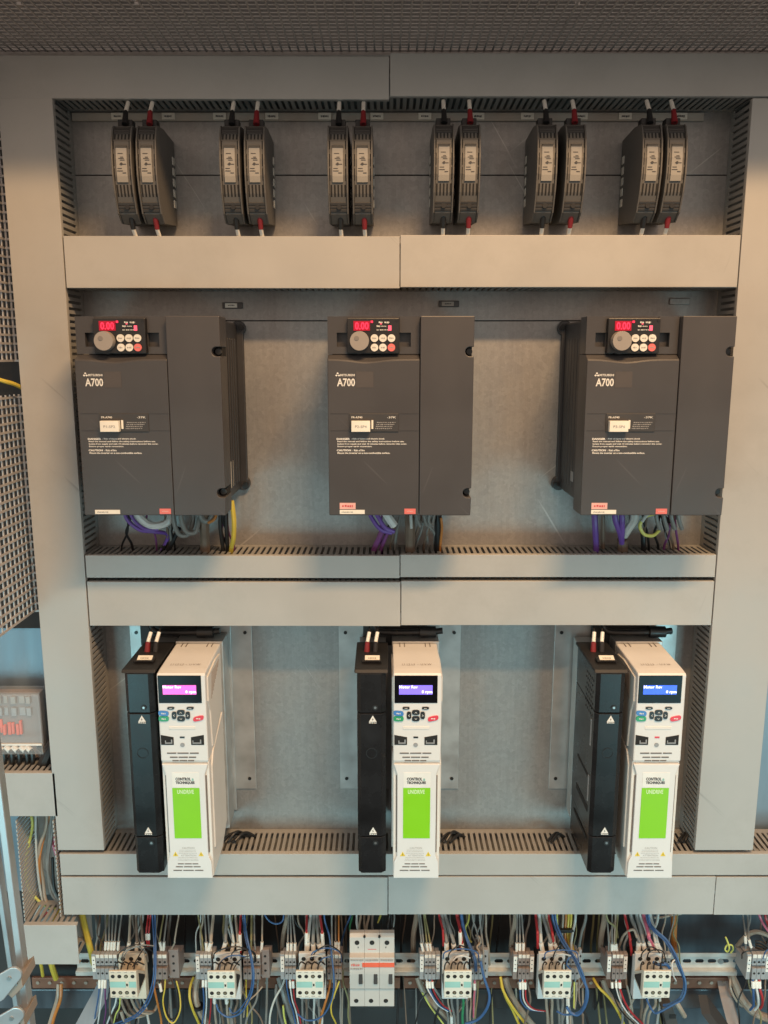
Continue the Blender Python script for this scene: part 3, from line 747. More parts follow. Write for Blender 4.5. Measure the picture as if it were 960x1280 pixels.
    # heatsink behind
    hs = MB().box(-w2-.001, w2+.004, yb+.0006, YP-YD-.006, .012, DH+.008)
    hs.build('heatsink', M['galv_light'], root, bev=.001)
    MB().box(-w2-.006, w2+.009, YP-YD-.0058, YP-YD-.003, .02, DH+.05).build('mounting_bracket', M['galv_light'], root, bev=.0006)
    return root
M['sticker_w'] = mat('label_white', (.76, .76, .72), .4)
M['print_lime'] = mat('label_pale_green', (.62, .82, .45), .5)
M['printgrey2'] = mat('faint_grey_print', (.42, .41, .39), .6)
def make_black():
    z0 = zz(1090, 1.25); z1 = zz(839, 1.25); H = z1-z0
    root = empty('black_module', (0, 1.25, z0)); W = .0505; w2 = W/2; XL = zx(466.5, 1090, 1.25)
    Z = lambda q: zz(760+q/3.554, 1.25)-z0
    yb = .135
    prof = [(-w2, yb), (-w2, .006), (-w2+.006, 0), (w2-.012, 0), (w2-.004, .006), (w2-.004, yb)]
    s1, s2 = Z(463), Z(1012)
    MB().extr(prof, 'z', s1+.0006, H-.002).build('upper_cover', M['black'], root, bev=.0012)
    MB().extr(prof, 'z', s2+.0006, s1-.0006).build('middle_cover', M['black'], root, bev=.0012)
    MB().extr([(p if abs(p) < w2-.001 else p*.97, q) for p, q in prof], 'z', 0, s2-.0006).build('lower_cover', M['black'], root, bev=.0012)
    MB().extr([(0.0, H-.0018), (.004, H+.003), (.10, H+.004), (yb, H+.003), (yb, H-.0018)], 'x', -w2-.004, w2-.0005).build('top_cap', M['black_matt'], root, bev=.0015)
    MB().box(-w2, w2-.004, yb+.0006, .168, .02, H+.001).build('back_frame', M['galv_light'], root, bev=.001)
    for zc, xo in ((Z(437), .004), (Z(1038), .004)):
        MB().cyl((xo, 0, zc), .0046, -.0010, .001, n=18).cyl((xo, 0, zc), .0022, -.0014, -.0010, n=6, mi=1).build('screw', [M['black_matt'], M['screw']], root)
    mb = MB(); N = 28; r = .0092; vs = []
    for k in range(N):
        a = 2*math.pi*k/N
        for rr, yy in ((r, -.0007), (r-.0012, -.0007), (r-.0012, .0005), (r, .0005)): vs.append((rr*math.cos(a)-.002, yy, Z(640)+rr*math.sin(a)))
    mb.add(vs, [(k*4+j, k*4+(j+1) % 4, ((k+1) % N)*4+(j+1) % 4, ((k+1) % N)*4+j) for k in range(N) for j in range(4)])
    mb.build('embossed_ring', M['black_matt'], root)
    for zc in (Z(500), Z(995)):
        c = 0.0; z = zc
        mb = MB().extr([(c-.0062, z), (c+.0062, z), (c, z+.0108)], 'y', -.0007, 0)
        mb.add([(c-.0013, -.0009, z+.0015), (c+.0016, -.0009, z+.0042), (c-.0002, -.0009, z+.0042), (c+.001, -.0009, z+.0075), (c-.0018, -.0009, z+.0038), (c, -.0009, z+.0038)], [(0, 1, 2, 3, 4, 5)], 1)
        scribble(mb, c-.006, c+.006, z-.0028, z-.0006, -.0007, 4, seed=2)
        mb.build('warning_symbol', [M['print'], M['printdark']], root)
    tg = MB().box(-.018, .014, .030, .047, H+.0045, H+.0085).build('tag_holder', M['black_matt'], root, bev=.001)
    tp = MB().add([(-.013, .030, H+.0075), (.011, .030, H+.0075), (.011, .043, H+.0125), (-.013, .043, H+.0125), (-.013, .030, H+.006), (.011, .030, H+.006), (.011, .043, H+.011), (-.013, .043, H+.011)],
                  [(0, 1, 2, 3), (7, 6, 5, 4), (0, 4, 5, 1), (1, 5, 6, 2), (2, 6, 7, 3), (3, 7, 4, 0)]).build('tag_plate', M['sticker'], tg)
    t = MB(); scribble(t, -.008, .006, -.0012, .0012, 0, 7, seed=4)
    t.v = [(x, .0362+z, H+.0103+z*.385+(-y)*1.5) for x, y, z in t.v]
    t.build('lettering', M['printgrey'], tp)
    # perforated left flank
    mb = MB()
    for i in range(5):
        for j in range(7): mb.cyl((-w2, .020+i*.010+(j % 2)*.005, H-.022-j*.010), .0022, -.0004, .0005, axis='x', n=8)
    mb.build('flank_vent', M['slot'], root)
    for (y0, y1, z0_, z1_) in ((.02, .10, .10, .11), (.03, .10, .16, .165), (.02, .11, .05, .056)): MB().box(-w2-.0006, -w2+.0002, y0, y1, z0_, z1_).build('flank_recess', M['slot'], root)
    for q0, q1 in ((.62, .75), (.34, .47)): MB().box(-w2-.0010, -w2+.0002, .018, .022, H*q0, H*q1).build('flank_strip', M['tbgrey'], root)
    return root
drv = make_drive(); blk = make_black()
DPX = [(238, 1098, 'left', 'lcd_pink', 'magenta'), (520, 1095, 'middle', 'lcd_violet', 'violet'), (811.5, 1096, 'right', 'lcd_blue', 'blue')]
BPX = [188.5, 466.5, 753]
for i, (px, py, nm, lcd, cn) in enumerate(DPX):
    o = drv if i == 0 else copy_tree(drv)
    o.location.x = zx(px, py, YD)
    tag(o, f'{nm} white drive with {cn} lit screen and green label', 'drive', 'white drives in the lower row')
    s = kids(kids(o, 'display')[0], 'screen')[0]; s.data = s.data.copy(); s.data.materials[0] = M[lcd]
    if i == 0: o.location.z -= .003
    if i == 2:
        st = kids(o, 'status_light')[0]; st.data = st.data.copy(); st.data.materials[0] = M['key_red']
    b = blk if i == 0 else copy_tree(blk)
    b.location.x = zx(BPX[i], 1090, 1.25)
    tag(b, f'tall black module beside the {nm} white drive', 'electrical module', 'tall black modules in the lower row')
    if i == 0: b.location.z -= .002
    # subplate behind
    xa, xb = o.location.x-.135, o.location.x+.085
    zt, zb = zz(784, YP)+.02, zz(985, YP)
    r = empty('subplate', ((xa+xb)/2, YP, zb), f'thin steel subplate behind the {nm} white drive', 'plate', 'steel subplates behind the white drives')
    hw = (xb-xa)/2
    MB().box(-hw, hw, -.0028, -.0004, 0, zt-zb).build('sheet', M['galv_light'], r, bev=.0005)
    for sx in (-1, 1):
        for q in (790, 972):
            MB().cyl((sx*(hw-.012), 0, zz(q, YP)-zb), .0032, -.0042, -.0029, n=12).build('bolt', M['screw_dark'], r)
    # cables on top of each pair
    for col, dx, nm2 in (('red', -.011, 'red booted'), ('black', .003, 'black booted')):
        p0 = b.location+Vector((dx, .085, zz(839, 1.25)-zz(1090, 1.25)+.003))
        wr = empty('wire', p0, f'{nm2} wire plugged into the top of the {nm} black module', 'wire', 'booted wires of the black modules')
        Q = [Vector((0, 0, 0)), Vector((.001, .004, .016)), Vector((.004, .014, .030)), Vector((.006, .060, .062))]
        MB().tube(Q, .0015).build('conductor', M['w_black'], wr, smooth=True)
        MB().tube([Q[0], Q[1]*.5, Q[1]], .0050, 10, r_end=.0040).build('boot', M['boot_'+col], wr, smooth=True)
        MB().tube([Q[1], (Q[1]+Q[2])/2, Q[2]], .0032, 10).build('sleeve', M['ferrule'], wr, smooth=True)
    c0 = at(BPX[i]-2, 789, 1.395)
    cb = MB().tube([Vector((0, 0, .03)), Vector((.006, 0, .004)), Vector((.03, .0, -.002)), Vector((.10, 0, -.001)), Vector((.125, 0, .001))], .0055, 10)
    cb.cyl((.085, 0, -.001), .010, 0, .028, axis='x', n=14)
    cb = cb.build('black_cable', M['w_black'], smooth=True); cb.location = c0
    tag(cb, f'thick black cable lying behind the top of the {nm} white drive', 'cable', 'black cables behind the drive tops')
    cr = MB().box(-.018, .096, 0, .012, -.016, .02).build('gland_plate', M['darkplate']); cr.location = at(BPX[i], 796, 1.415)
    tag(cr, f'dark gland plate above the {nm} white drive', 'plate', 'dark gland plates above the drives')

# ================================================================== BOTTOM ROW: rail, bar, contactors, terminals, breaker
def din_rail(pa, pb, label):
    xa, xb = zx(pa, 1205, 1.42), zx(pb, 1205, 1.42); zt, zb = zz(1191, 1.42), zz(1219, 1.42); H = zt-zb
    root = empty('din_rail', ((xa+xb)/2, 1.428, zb), label, 'mounting rail', 'slotted zinc mounting rails'); hw = (xb-xa)/2
    mb = MB()
    mb.box(-hw, hw, -.0095, -.0082, H-.008, H); mb.box(-hw, hw, -.0095, -.0082, 0, .008)
    mb.box(-hw, hw, -.0081, .0, H-.0093, H-.0081); mb.box(-hw, hw, -.0081, 0, .0081, .0093)
    zc = H/2; sh = .0042
    mb.box(-hw, hw, .0002, .0014, .0094, zc-sh); mb.box(-hw, hw, .0002, .0014, zc+sh, H-.0094)
    n = int(2*hw/.0245)
    for i in range(n+1):
        a = -hw+i*.0245; b = min(a+.0078, hw)
        if b <= a: break
        mb.box(a, b, .0002, .0014, zc-sh, zc+sh)
        for e, s in ((b, 1), (a, -1)):       # rounded slot ends
            if -hw+.004 < e < hw-.004:
                for sg in (-1, 1):
                    mb.add([(e, .0002, zc+sg*sh), (e+s*.0032, .0002, zc+sg*sh), (e+s*.0010, .0002, zc+sg*sh*.62), (e, .0002, zc+sg*sh*.3)], [(0, 1, 2, 3)])
    mb.build('rail', M['rail'], root)
    for x in (-hw+.03, hw-.03): MB().cyl((x, 0, zc), .0055, -.002, .0001, n=12).build('screw', M['screw'], root)
    return root
din_rail(94, 922, 'long slotted mounting rail carrying the contactors and the breaker')
din_rail(930, 1010, 'short slotted mounting rail at the far lower right')
def bar(pa, pb, label):
    xa, xb = zx(pa, 1225, 1.45), zx(pb, 1225, 1.45); zt, zb = zz(1222, 1.45), zz(1235, 1.45)
    r = empty('copper_bar', ((xa+xb)/2, 1.455, zb), label, 'busbar', 'brown copper earth bars'); hw = (xb-xa)/2
    MB().box(-hw, hw, -.006, 0, 0, zt-zb).build('bar', M['copper'], r, bev=.0006)
    for k in range(int(2*hw/.024)): MB().cyl((-hw+.012+k*.024, 0, (zt-zb)*.6), .0036, -.0085, -.0062, n=10).build('bolt', M['tan'], r)
bar(40, 500, 'brown copper earth bar under the rail at left'); bar(505, 915, 'brown copper earth bar under the rail at right')

YB = 1.36; YA = 1.31
zb0 = zz(1250, YB); zbt = zz(1193, YB); BH = zbt-zb0; BW = .0492
def make_contactor():
    root = empty('contactor', (0, 1.42, zb0)); y = lambda Y: Y-1.42
    w = BW/2
    f = MB().box(-w, w, y(YB), y(1.367), 0, BH).box(-w, w, y(1.3671), y(1.377), 0, BH-.014).build('front_housing', M['creamgrey'], root, bev=.0012)
    MB().extr([(y(1.3775), -.002), (y(1.3775), BH-.0145), (y(1.39), BH-.020), (y(1.419), BH-.030), (y(1.419), -.002)], 'x', -w+.001, w-.001).build('base', M['black_matt'], root, bev=.0015)
    for k in range(3):
        x = (-.0155, 0, .0155)[k]
        mb = MB().cyl((x, 0, BH-.0115), .0042, y(YB)-.0004, y(YB)+.001, n=16)
        mb.build('terminal_hole', M['hole'], f)
        mb = MB().box(x-.0055, x+.0055, y(1.3780), y(1.384), BH-.020, BH-.012).build('wire_clamp', M['black_matt'], root)
    za = zz(1250, YA)-zb0+.002; zt = zz(1215, YA)-zb0; wa = .0248; ya = y(YA)
    a = MB().extr([(ya, za), (ya, zt), (ya+.004, zt-.0005), (y(YB)-.0008, zt-.040), (y(YB)-.0008, za)], 'x', -wa, wa).build('auxiliary_block', M['cream'], root, bev=.0012)
    h = zt-za
    MB().extr([(ya+.012, za+.006), (ya+.012, zt-.014), (y(YB)-.004, zt-.045), (y(YB)-.004, za+.006)], 'x', -wa-.0004, wa+.0004).build('block_flank', M['black_matt'], a)
    for s in (0, 1):
        for k in range(4):
            x = -.0178+k*.0119; z = za+h*(.20 if s == 0 else .80)
            m = 'brass' if (k in (1, 2) and s == 0) or (k == 2 and s) else 'hole'
            mb = MB().cyl((x, 0, z), .0036, ya-.0004, ya+.001, n=14, mi=0)
            if m == 'brass': mb.cyl((x, 0, z), .0024, ya-.0007, ya-.0004, n=10, mi=1)
            mb.build('screw_terminal', [M['hole'], M['brass']], a)
    MB().box(-wa+.0012, .0045, ya-.0006, ya+.0005, za+h*.40, za+h*.61).box(.0105, wa-.0012, ya-.0006, ya+.0005, za+h*.40, za+h*.61).build('colour_field', M['teal'], a)
    MB().box(.0058, .0085, ya-.0008, ya+.0005, za+h*.45, za+h*.53).build('position_indicator', M['hole'], a)
    t = MB()
    for k in range(4):
        x = -.0178+k*.0119
        scribble(t, x-.003, x+.003, za+h*.05, za+h*.085, ya-.0001, 3, seed=k); scribble(t, x-.003, x+.003, za+h*.93, za+h*.965, ya-.0001, 3, seed=k+9)
    t.build('lettering', M['printgrey'], a)
    mb = MB()
    for k in range(4):
        x = -.0178+k*.0119; mb.tube([(x-.005, ya+.022, zt-.020), (x-.004, ya+.026, zt-.010), (x, ya+.030, zt-.006), (x+.005, ya+.036, zt-.014), (x+.006, y(YB)-.002, zt-.026)], .0013, 6)
    mb.build('jumper_bridge', M['black_matt'], root)
    return root
con = make_contactor()
CPX = [164, 283, 390, 569.5, 690, 810.5]
CN = ['leftmost contactor', 'second contactor from the left', 'contactor just left of the breaker', 'contactor just right of the breaker', 'second contactor from the right', 'rightmost contactor']
for i, px in enumerate(CPX):
    o = con if i == 0 else copy_tree(con)
    o.location.x = zx(px, 1200, YB)
    o.location.z += (-.001 if i == 1 else .0)+(.002 if i == 0 else 0)
    tag(o, {0: 'yellowed contactor at the far left end of the rail', 1: 'pale contactor second from the left, a blue wire looping below it', 2: 'pale contactor just left of the three pole breaker',
            3: 'pale contactor just right of the three pole breaker', 4: 'pale contactor second from the right, between two yellow earth wires', 5: 'pale contactor furthest right, in front of an orange brown cable'}[i], 'contactor', 'contactors along the mounting rail')
    if i == 0:
        for nm in ('front_housing', 'auxiliary_block'):
            q = kids(o, nm)[0]
    elif i in (0,): pass
M['cream_old'] = mat('contactor_yellowed', (.62, .55, .44), .45, var=.05, dirt=.2)
q = kids(con, 'front_housing')[0]; q.data = q.data.copy(); q.data.materials[0] = M['cream_old']
q = kids(con, 'auxiliary_block')[0]; q.data = q.data.copy(); q.data.materials[0] = M['cream_old']

def terminal(pa, pb, n, label, m='tbgrey', Y=1.372, mark_left=True, mark_right=False, clamp=None, y0=1193, y1=1223):
    xa, xb = zx(pa, 1205, Y), zx(pb, 1205, Y); zt, zb = zz(y0, Y), zz(y1, Y); H = zt-zb; hw = (xb-xa)/2
    root = empty('terminal_block', ((xa+xb)/2, 1.424, zb), label, 'terminal block', 'terminal blocks along the mounting rail')
    d = Y-1.424; pw = 2*hw/n
    for k in range(n):
        x0 = -hw+k*pw; 
        t = MB().extr([(d, H*.54), (d, H), (d+.010, H), (d+.018, H-.022), (-.0005, H-.026), (-.0005, H*.54)] if H*.46 > .027 else [(d, H*.54), (d, H), (d+.009, H), (d+.016, H*.62), (-.0005, H*.56), (-.0005, H*.54)], 'x', x0+.0002, x0+pw-.0002).box(x0+.0002, x0+pw-.0002, d-.003, -.0005, 0, H*.46).box(x0+.0002, x0+pw-.0002, d+.006, -.0008, H*.455, H*.545).build('terminal', M[m], root, bev=.0006)
        c = x0+pw/2
        MB().cyl((c, 0, H*.68), pw*.26, d-.0004, d+.001, n=10).cyl((c, 0, H*.26), pw*.26, d-.0034, d-.002, n=10).build('clamp_hole', M['hole'], t)
        MB().box(x0+.0006, x0+pw-.0006, d-.0008, d+.0005, H*.85, H*.99).build('marker', M['tbmark'], t, bev=.0003)
    for s, f in ((-1, mark_left), (1, mark_right)):
        if f:
            a, b = sorted((s*(hw+.0006), s*(hw+.0088)))
            p = MB().extr([(d+.002, -.004), (d+.002, H*.97), (d+.012, H*.97), (d+.022, H*.60), (-.0005, H*.5), (-.0005, -.004)], 'x', a, b).build('end_bracket', M['tbgrey' if m == 'tbgrey' else m], root, bev=.0008)
            q = MB().box(a+.0008, b-.0008, d+.0012, d+.0025, H*.25, H*.88).build('marker', M['print'], p)
            t = MB()
            for k in range(3): scribble(t, (a+b)/2-.0012, (a+b)/2+.0012, H*(.36+.17*k), H*(.42+.17*k), d+.0011, 1, seed=k)
            t.build('lettering', M['printdark'], q)
    if clamp:
        xc = zx(clamp, 1205, Y)-(xa+xb)/2
        p = MB().extr([(d+.008, -.006), (d+.008, H+.003), (d+.016, H+.003), (d+.026, H*.7), (-.0005, H*.6), (-.0005, -.006)], 'x', hw+.0006, xc).build('end_clamp', M['tbbrown' if m != 'tbgrey' else 'tbgrey'], root, bev=.001)
        for z in (H*.2, H*.5, H*.8): MB().cyl(((hw+xc)/2, 0, z), .0024, d+.0075, d+.009, n=10).build('clamp_screw', M['hole'], p)
    return root
terminal(120, 147, 5, 'five pole grey terminal block at the left end of the rail')
terminal(191, 209, 3, 'brownish terminal block right of the yellowed leftmost contactor', 'tbbrown', mark_left=False, clamp=222)
terminal(250, 264.5, 3, 'grey terminal block left of the second contactor from the left')
terminal(304, 325.5, 4, 'brownish terminal block right of the second contactor from the left', 'tbbrown', mark_left=False, clamp=336)
terminal(356, 370, 3, 'dark grey terminal block left of the contactor preceding the breaker')
terminal(409, 427.5, 4, 'brownish terminal block touching the left side of the breaker gap', 'tbbrown', mark_left=False)
terminal(530.5, 544.5, 3, 'grey terminal block right of the breaker with a blue marker', mark_right=True)
terminal(588, 603, 3, 'terminal block right of the contactor following the breaker', mark_left=False, clamp=611)
terminal(647.5, 662, 3, 'brown grey terminal block left of the second contactor from the right', 'tbbrown', mark_right=True)
terminal(708, 724, 3, 'terminal block right of the second contactor from the right', mark_left=False, clamp=728)
terminal(765, 779, 3, 'brown grey terminal block left of the rightmost contactor', 'tbbrown', mark_right=True)
terminal(828, 838, 2, 'small pale terminal block on the right of the rightmost contactor', mark_left=False)
terminal(940, 957, 3, 'grey terminal block at the far right edge, white red and blue wires below', mark_right=True)

def breaker():
    Y = 1.345; xa, xb = zx(437, 1215, Y), zx(493, 1215, Y); xm = (xa+xb)/2; hw = (xb-xa)/2
    z0 = zz(1260, Y); Z = lambda zy, Yq=Y: zz(1140+zy/6.857, Yq)-z0
    root = empty('circuit_breaker', (xm, 1.42, z0), 'three pole circuit breaker with a red stripe in the middle of the rail', 'circuit breaker')
    d = Y-1.42; pw = 2*hw/3
    for k in range(3):
        a = -hw+k*pw+.00015; b = -hw+(k+1)*pw-.00015; c = (a+b)/2
        prof = [(-.001, 0), (d+.004, 0), (d+.004, Z(668)), (d, Z(658)), (d-.004, Z(520)), (d-.004, Z(500)), (d-.002, Z(385)), (d+.008, Z(375)), (d+.010, Z(250)), (d+.016, Z(232)), (d+.024, Z(228)), (d+.032, Z(330)), (-.001, Z(420))]
        p = MB().extr(prof, 'x', a, b).build('pole', M['breaker'], root, bev=.0004)
        zt = Z(293); MB().cyl((c, 0, zt), .0044, d+.0086, d+.0105, n=16).build('terminal_hole', M['hole'], p)
        MB().cyl((c-.002, 0, Z(775)), .0042, d+.0035, d+.005, n=16).build('terminal_hole', M['hole'], p)
        MB().box(b-.0105, b-.0035, d-.0046, d, Z(606), Z(518)).build('toggle', M['moddark'], p, bev=.0008)
        t = MB(); scribble(t, a+.002, b-.002, Z(410), Z(395), d-.0034, 8, seed=k); 
        if k == 0: scribble(t, a+.002, b-.003, Z(480), Z(466), d-.0046, 6, seed=9)
        t.build('lettering', M['printgrey'], p)
        MB().box(a, b, d+.0032, d+.0042, Z(672), Z(664)).build('seam', M['groove'], p)
        s0 = a if k else a+pw*.85
        MB().box(s0, b, d-.0048, d-.002, Z(458), Z(427)).build('stripe', M['red'], p)
        if k == 0:
            t = MB(); scribble(t, a+.003, a+pw*.7, Z(452), Z(433), d-.0042, 4, seed=3); t.build('logo', M['sticker_red'], p)
        if k == 1: MB().box(c-.008, c+.008, d+.0084, d+.011, Z(354), Z(345)).build('mark', M['printred'], p)
        else: MB().box(c-.0008+.002*(1-k), c+.0008+.002*(1-k), d+.0084, d+.011, Z(338), Z(325)).build('mark', M['printdark'], p)
        if k < 2: MB().cyl((b, 0, Z(250)+.001), .0022, d+.0092, d+.0125, n=10).build('link_hole', M['hole'], p)
breaker()

# ------------------------------------------------------------------ wires of the bottom row
WL = []
def wire(colr, r, pts, place, o=(0, 0), k=1.0, sleeve=None, boot=None, kind='wire'):
    """pts: zoom pixels with a depth; sleeve=(i0,i1) marks the segment that carries a white marker sleeve"""
    P = [at(o[0]+p[0]/k, o[1]+p[1]/k, p[2]) for p in pts]
    base = P[0]; Q = [p-base for p in P]
    if base.z > -.5: r *= .82
    if base.z < -.9: r *= .74 if kind == 'wire' else .84
    if sleeve or boot:
        root = empty(kind, base)
        MB().tube(Q, r, 8).build('conductor', M['w_'+colr], root, smooth=True)
        if sleeve:
            for a, b in (sleeve if isinstance(sleeve[0], tuple) else [sleeve]):
                MB().tube([Q[a], (Q[a]+Q[b])/2, Q[b]], r+.0011, 8).build('sleeve', M['ferrule'], root, smooth=True)
        if boot: MB().tube([Q[boot[0]], (Q[boot[0]]+Q[boot[1]])/2, Q[boot[1]]], r+.0028, 10).build('boot', M['w_'+boot[2]], root, smooth=True)
    else:
        root = MB().tube(Q, r, 8).build(kind, M['w_'+colr], smooth=True); root.location = base
    root['category'] = kind; WL.append((root, colr, place, base.x, kind))
    return root
K = 6.857
YW = 1.415       # behind the duct cover where the wires drop
def drop(o, colr, x0, xm, x1, y1, place, r=.0019, Ye=1.395, ln=60, slv=True, Y0=YW):
    # a wire that drops from the duct into a terminal, marker sleeve at its end
    y1 -= 8; Ye -= .012; ys = y1-ln-12; r *= 1.12
    wire(colr, r, [(x0, -150, Y0), (x0, 20, Y0), ((x0+xm)/2, 20+(ys-20)*.45, (Y0+Ye)/2), (xm, ys-20, Ye), (xm, ys, Ye), (x1, y1, Ye), (x1, y1+45, Ye+.004)], place, o, K, sleeve=(4, 5) if slv else None)
# group 1
o = (90, 1140); T = 'dropping into the five pole block at the left end'
for a, b in ((285, 285), (320, 312), (350, 338), (385, 362), (425, 395)): drop(o, 'grey', a, b+5, b, 332, T)
T = 'dropping into the yellowed leftmost contactor'
drop(o, 'tan', 500, 490, 478, 340, T, .003); drop(o, 'brown', 548, 556, 552, 340, T, .003); drop(o, 'brown', 590, 604, 608, 335, T, .003)
wire('red', .0022, [(650, -150, YW), (652, 30, YW), (642, 120, 1.40), (636, 185, 1.395), (640, 240, 1.39), (650, 300, 1.39)], T, o, K, sleeve=(3, 4))
wire('red', .0022, [(672, -150, YW), (672, 30, YW), (664, 120, 1.40), (658, 185, 1.395), (658, 240, 1.39), (662, 300, 1.39)], T, o, K, sleeve=(3, 4))
T = 'looping in front of the yellowed leftmost contactor'
wire('blue', .0020, [(685, -150, 1.40), (690, 40, 1.40), (703, 280, 1.36), (700, 540, 1.33), (650, 740, 1.33), (560, 870, 1.34), (440, 930, 1.36), (300, 980, 1.38)], T, o, K)
wire('blue', .0020, [(712, -150, 1.40), (712, 40, 1.40), (718, 280, 1.36), (714, 560, 1.325), (668, 750, 1.325), (575, 880, 1.335), (455, 945, 1.355), (330, 1000, 1.38)], T, o, K)
wire('black', .0014, [(690, 300, 1.355), (620, 310, 1.345), (560, 400, 1.345), (520, 470, 1.35)], T, o, K)
wire('grey', .0014, [(700, 290, 1.352), (600, 285, 1.345), (480, 330, 1.345), (435, 410, 1.35), (430, 470, 1.355)], T, o, K)
T = 'dropping into the brownish block beside the leftmost contactor'
drop(o, 'olive', 785, 752, 765, 335, T); drop(o, 'grey', 815, 790, 785, 335, T, slv=True); drop(o, 'tan', 915, 880, 845, 345, T, slv=False)
T = 'hanging below the left end of the rail'
for c, a, b, bb in (('blue', 236, 225, 205), ('white', 262, 250, 238), ('violet', 286, 285, 290)):
    wire(c, .0019, [(a, 540, 1.375), (a, 575, 1.372), (a-2, 650, 1.37), (b, 740, 1.37), (bb, 850, 1.38), (bb-20, 980, 1.39)], T, o, K, sleeve=(1, 2))
wire('brown', .0025, [(330, 700, 1.34), (325, 800, 1.345), (330, 880, 1.36), (360, 990, 1.38)], T, o, K)
wire('white', .0022, [(385, 715, 1.34), (370, 790, 1.35), (335, 870, 1.36), (300, 960, 1.38)], T, o, K)
wire('lime', .0018, [(415, 720, 1.345), (405, 820, 1.355), (375, 880, 1.36), (350, 990, 1.38)], T, o, K)
T = 'curving below the yellowed leftmost contactor'
for a, y_, c in ((420, 860, 'tan'), (465, 845, 'brown'), (505, 830, 'tan'), (540, 815, 'brown')):
    wire(c, .0031, [(a, 715, 1.375), (a+10, y_-70, 1.378), (a+60, y_+20, 1.38), (a+150, y_+40, 1.385), (700, 850, 1.39), (740, 780, 1.40)], T, o, K)
wire('tan', .004, [(420, 850, 1.36), (450, 930, 1.36), (520, 1010, 1.37)], T, o, K)
wire('orange', .0026, [(700, 560, 1.385), (705, 650, 1.38), (728, 760, 1.38), (760, 900, 1.39), (770, 1000, 1.39)], T, o, K)
T = 'looping below the brownish block beside the leftmost contactor'
wire('black', .0021, [(755, 570, 1.375), (752, 610, 1.372), (765, 680, 1.37), (790, 800, 1.37), (850, 920, 1.37), (905, 860, 1.37), (900, 700, 1.375), (872, 580, 1.38)], T, o, K, sleeve=(1, 2))
wire('yellow', .0019, [(800, 570, 1.375), (795, 660, 1.37), (780, 770, 1.368), (810, 900, 1.365), (870, 950, 1.365), (925, 850, 1.368), (925, 720, 1.375), (895, 590, 1.38)], T, o, K)
wire('yellow', .0066, [(70, -150, 1.39), (88, 20, 1.385), (125, 190, 1.385), (165, 345, 1.39), (190, 470, 1.45)], 'dropping at the far left end of the rail', o, K, kind='cable')
wire('grey', .003, [(195, -100, 1.44), (205, 30, 1.44), (220, 250, 1.45), (225, 350, 1.46)], 'dropping at the far left end of the rail', o, K, kind='cable')
# group 2
o = (220, 1140); T = 'dropping into the block left of the second contactor'
drop(o, 'olive', 190, 225, 235, 335, T, slv=False); drop(o, 'grey', 245, 258, 262, 345, T, ln=65); drop(o, 'tan', 320, 300, 282, 345, T, .0035, ln=65); drop(o, 'grey', 275, 290, 300, 345, T, ln=55)
T = 'dropping into the second contactor from the left'
drop(o, 'grey', 435, 425, 398, 350, T, .0036, ln=70); drop(o, 'pale', 460, 492, 478, 350, T, .003, ln=65); drop(o, 'tan', 510, 530, 536, 352, T, .003, ln=70); drop(o, 'red', 556, 548, 552, 330, T, .0026, ln=120)
T = 'looping in front of the second contactor from the left'
wire('blue', .0022, [(580, -150, 1.40), (590, 60, 1.40), (610, 220, 1.37), (650, 400, 1.345), (668, 560, 1.33), (640, 720, 1.33), (560, 860, 1.335), (450, 900, 1.34), (370, 850, 1.345), (345, 790, 1.35)], T, o, K)
wire('blue', .0019, [(570, -150, 1.405), (575, 60, 1.405), (595, 220, 1.375), (640, 400, 1.35), (655, 560, 1.335), (630, 700, 1.335), (560, 820, 1.34), (490, 870, 1.345), (455, 820, 1.35)], T, o, K)
wire('blue', .0015, [(600, 385, 1.35), (520, 370, 1.345), (440, 385, 1.345), (385, 430, 1.35), (375, 500, 1.352)], T, o, K)
wire('black', .0013, [(630, 375, 1.352), (560, 400, 1.347), (510, 460, 1.347), (480, 520, 1.352)], T, o, K)
T = 'dropping into the brownish block by the second contactor'
drop(o, 'olive', 648, 645, 642, 330, T, .0026, slv=False); drop(o, 'grey', 670, 672, 680, 335, T, slv=False); drop(o, 'tan', 740, 738, 730, 345, T, slv=True, ln=70)
T = 'hanging below the second contactor from the left'
wire('tan', .0072, [(200, 520, 1.42), (175, 620, 1.41), (170, 740, 1.40), (210, 860, 1.40), (290, 980, 1.41), (340, 1080, 1.42)], T, o, K, kind='cable')
wire('yellow', .0030, [(150, 560, 1.415), (122, 640, 1.40), (118, 740, 1.39), (150, 850, 1.39), (200, 960, 1.40), (240, 1050, 1.41)], T, o, K, kind='cable')
tie = at(220+190/K, 1140+810/K, 1.398)
q = MB().cyl((0, 0, 0), .0105, -.0025, .0025, axis='z', n=18).build('cable_tie', M['w_black']); q.location = tie; tag(q, 'black cable tie round the thick cable under the second contactor', 'cable tie')
for c, a, b in (('blue', 232, 240), ('white', 258, 262), ('red', 290, 300)):
    wire(c, .0019, [(a, 545, 1.375), (a, 580, 1.372), (a, 640, 1.37), (b, 760, 1.37), (b-5, 860, 1.38), (b-20, 1000, 1.39)], T, o, K, sleeve=(1, 2) if c != 'red' else None)
for c, a, b in (('tan', 325, 335), ('brown', 375, 395), ('tan', 430, 440), ('grey', 470, 462), ('brown', 520, 500)):
    wire(c, .0031, [(a, 715, 1.375), (a+6, 780, 1.378), (b, 870, 1.38), (b+15, 1000, 1.39)], T, o, K, sleeve=(0, 1) if c == 'tan' else None)
T = 'hanging below the brownish block by the second contactor'
wire('yellow', .0019, [(600, 570, 1.385), (602, 700, 1.38), (612, 820, 1.38), (605, 960, 1.39)], T, o, K)
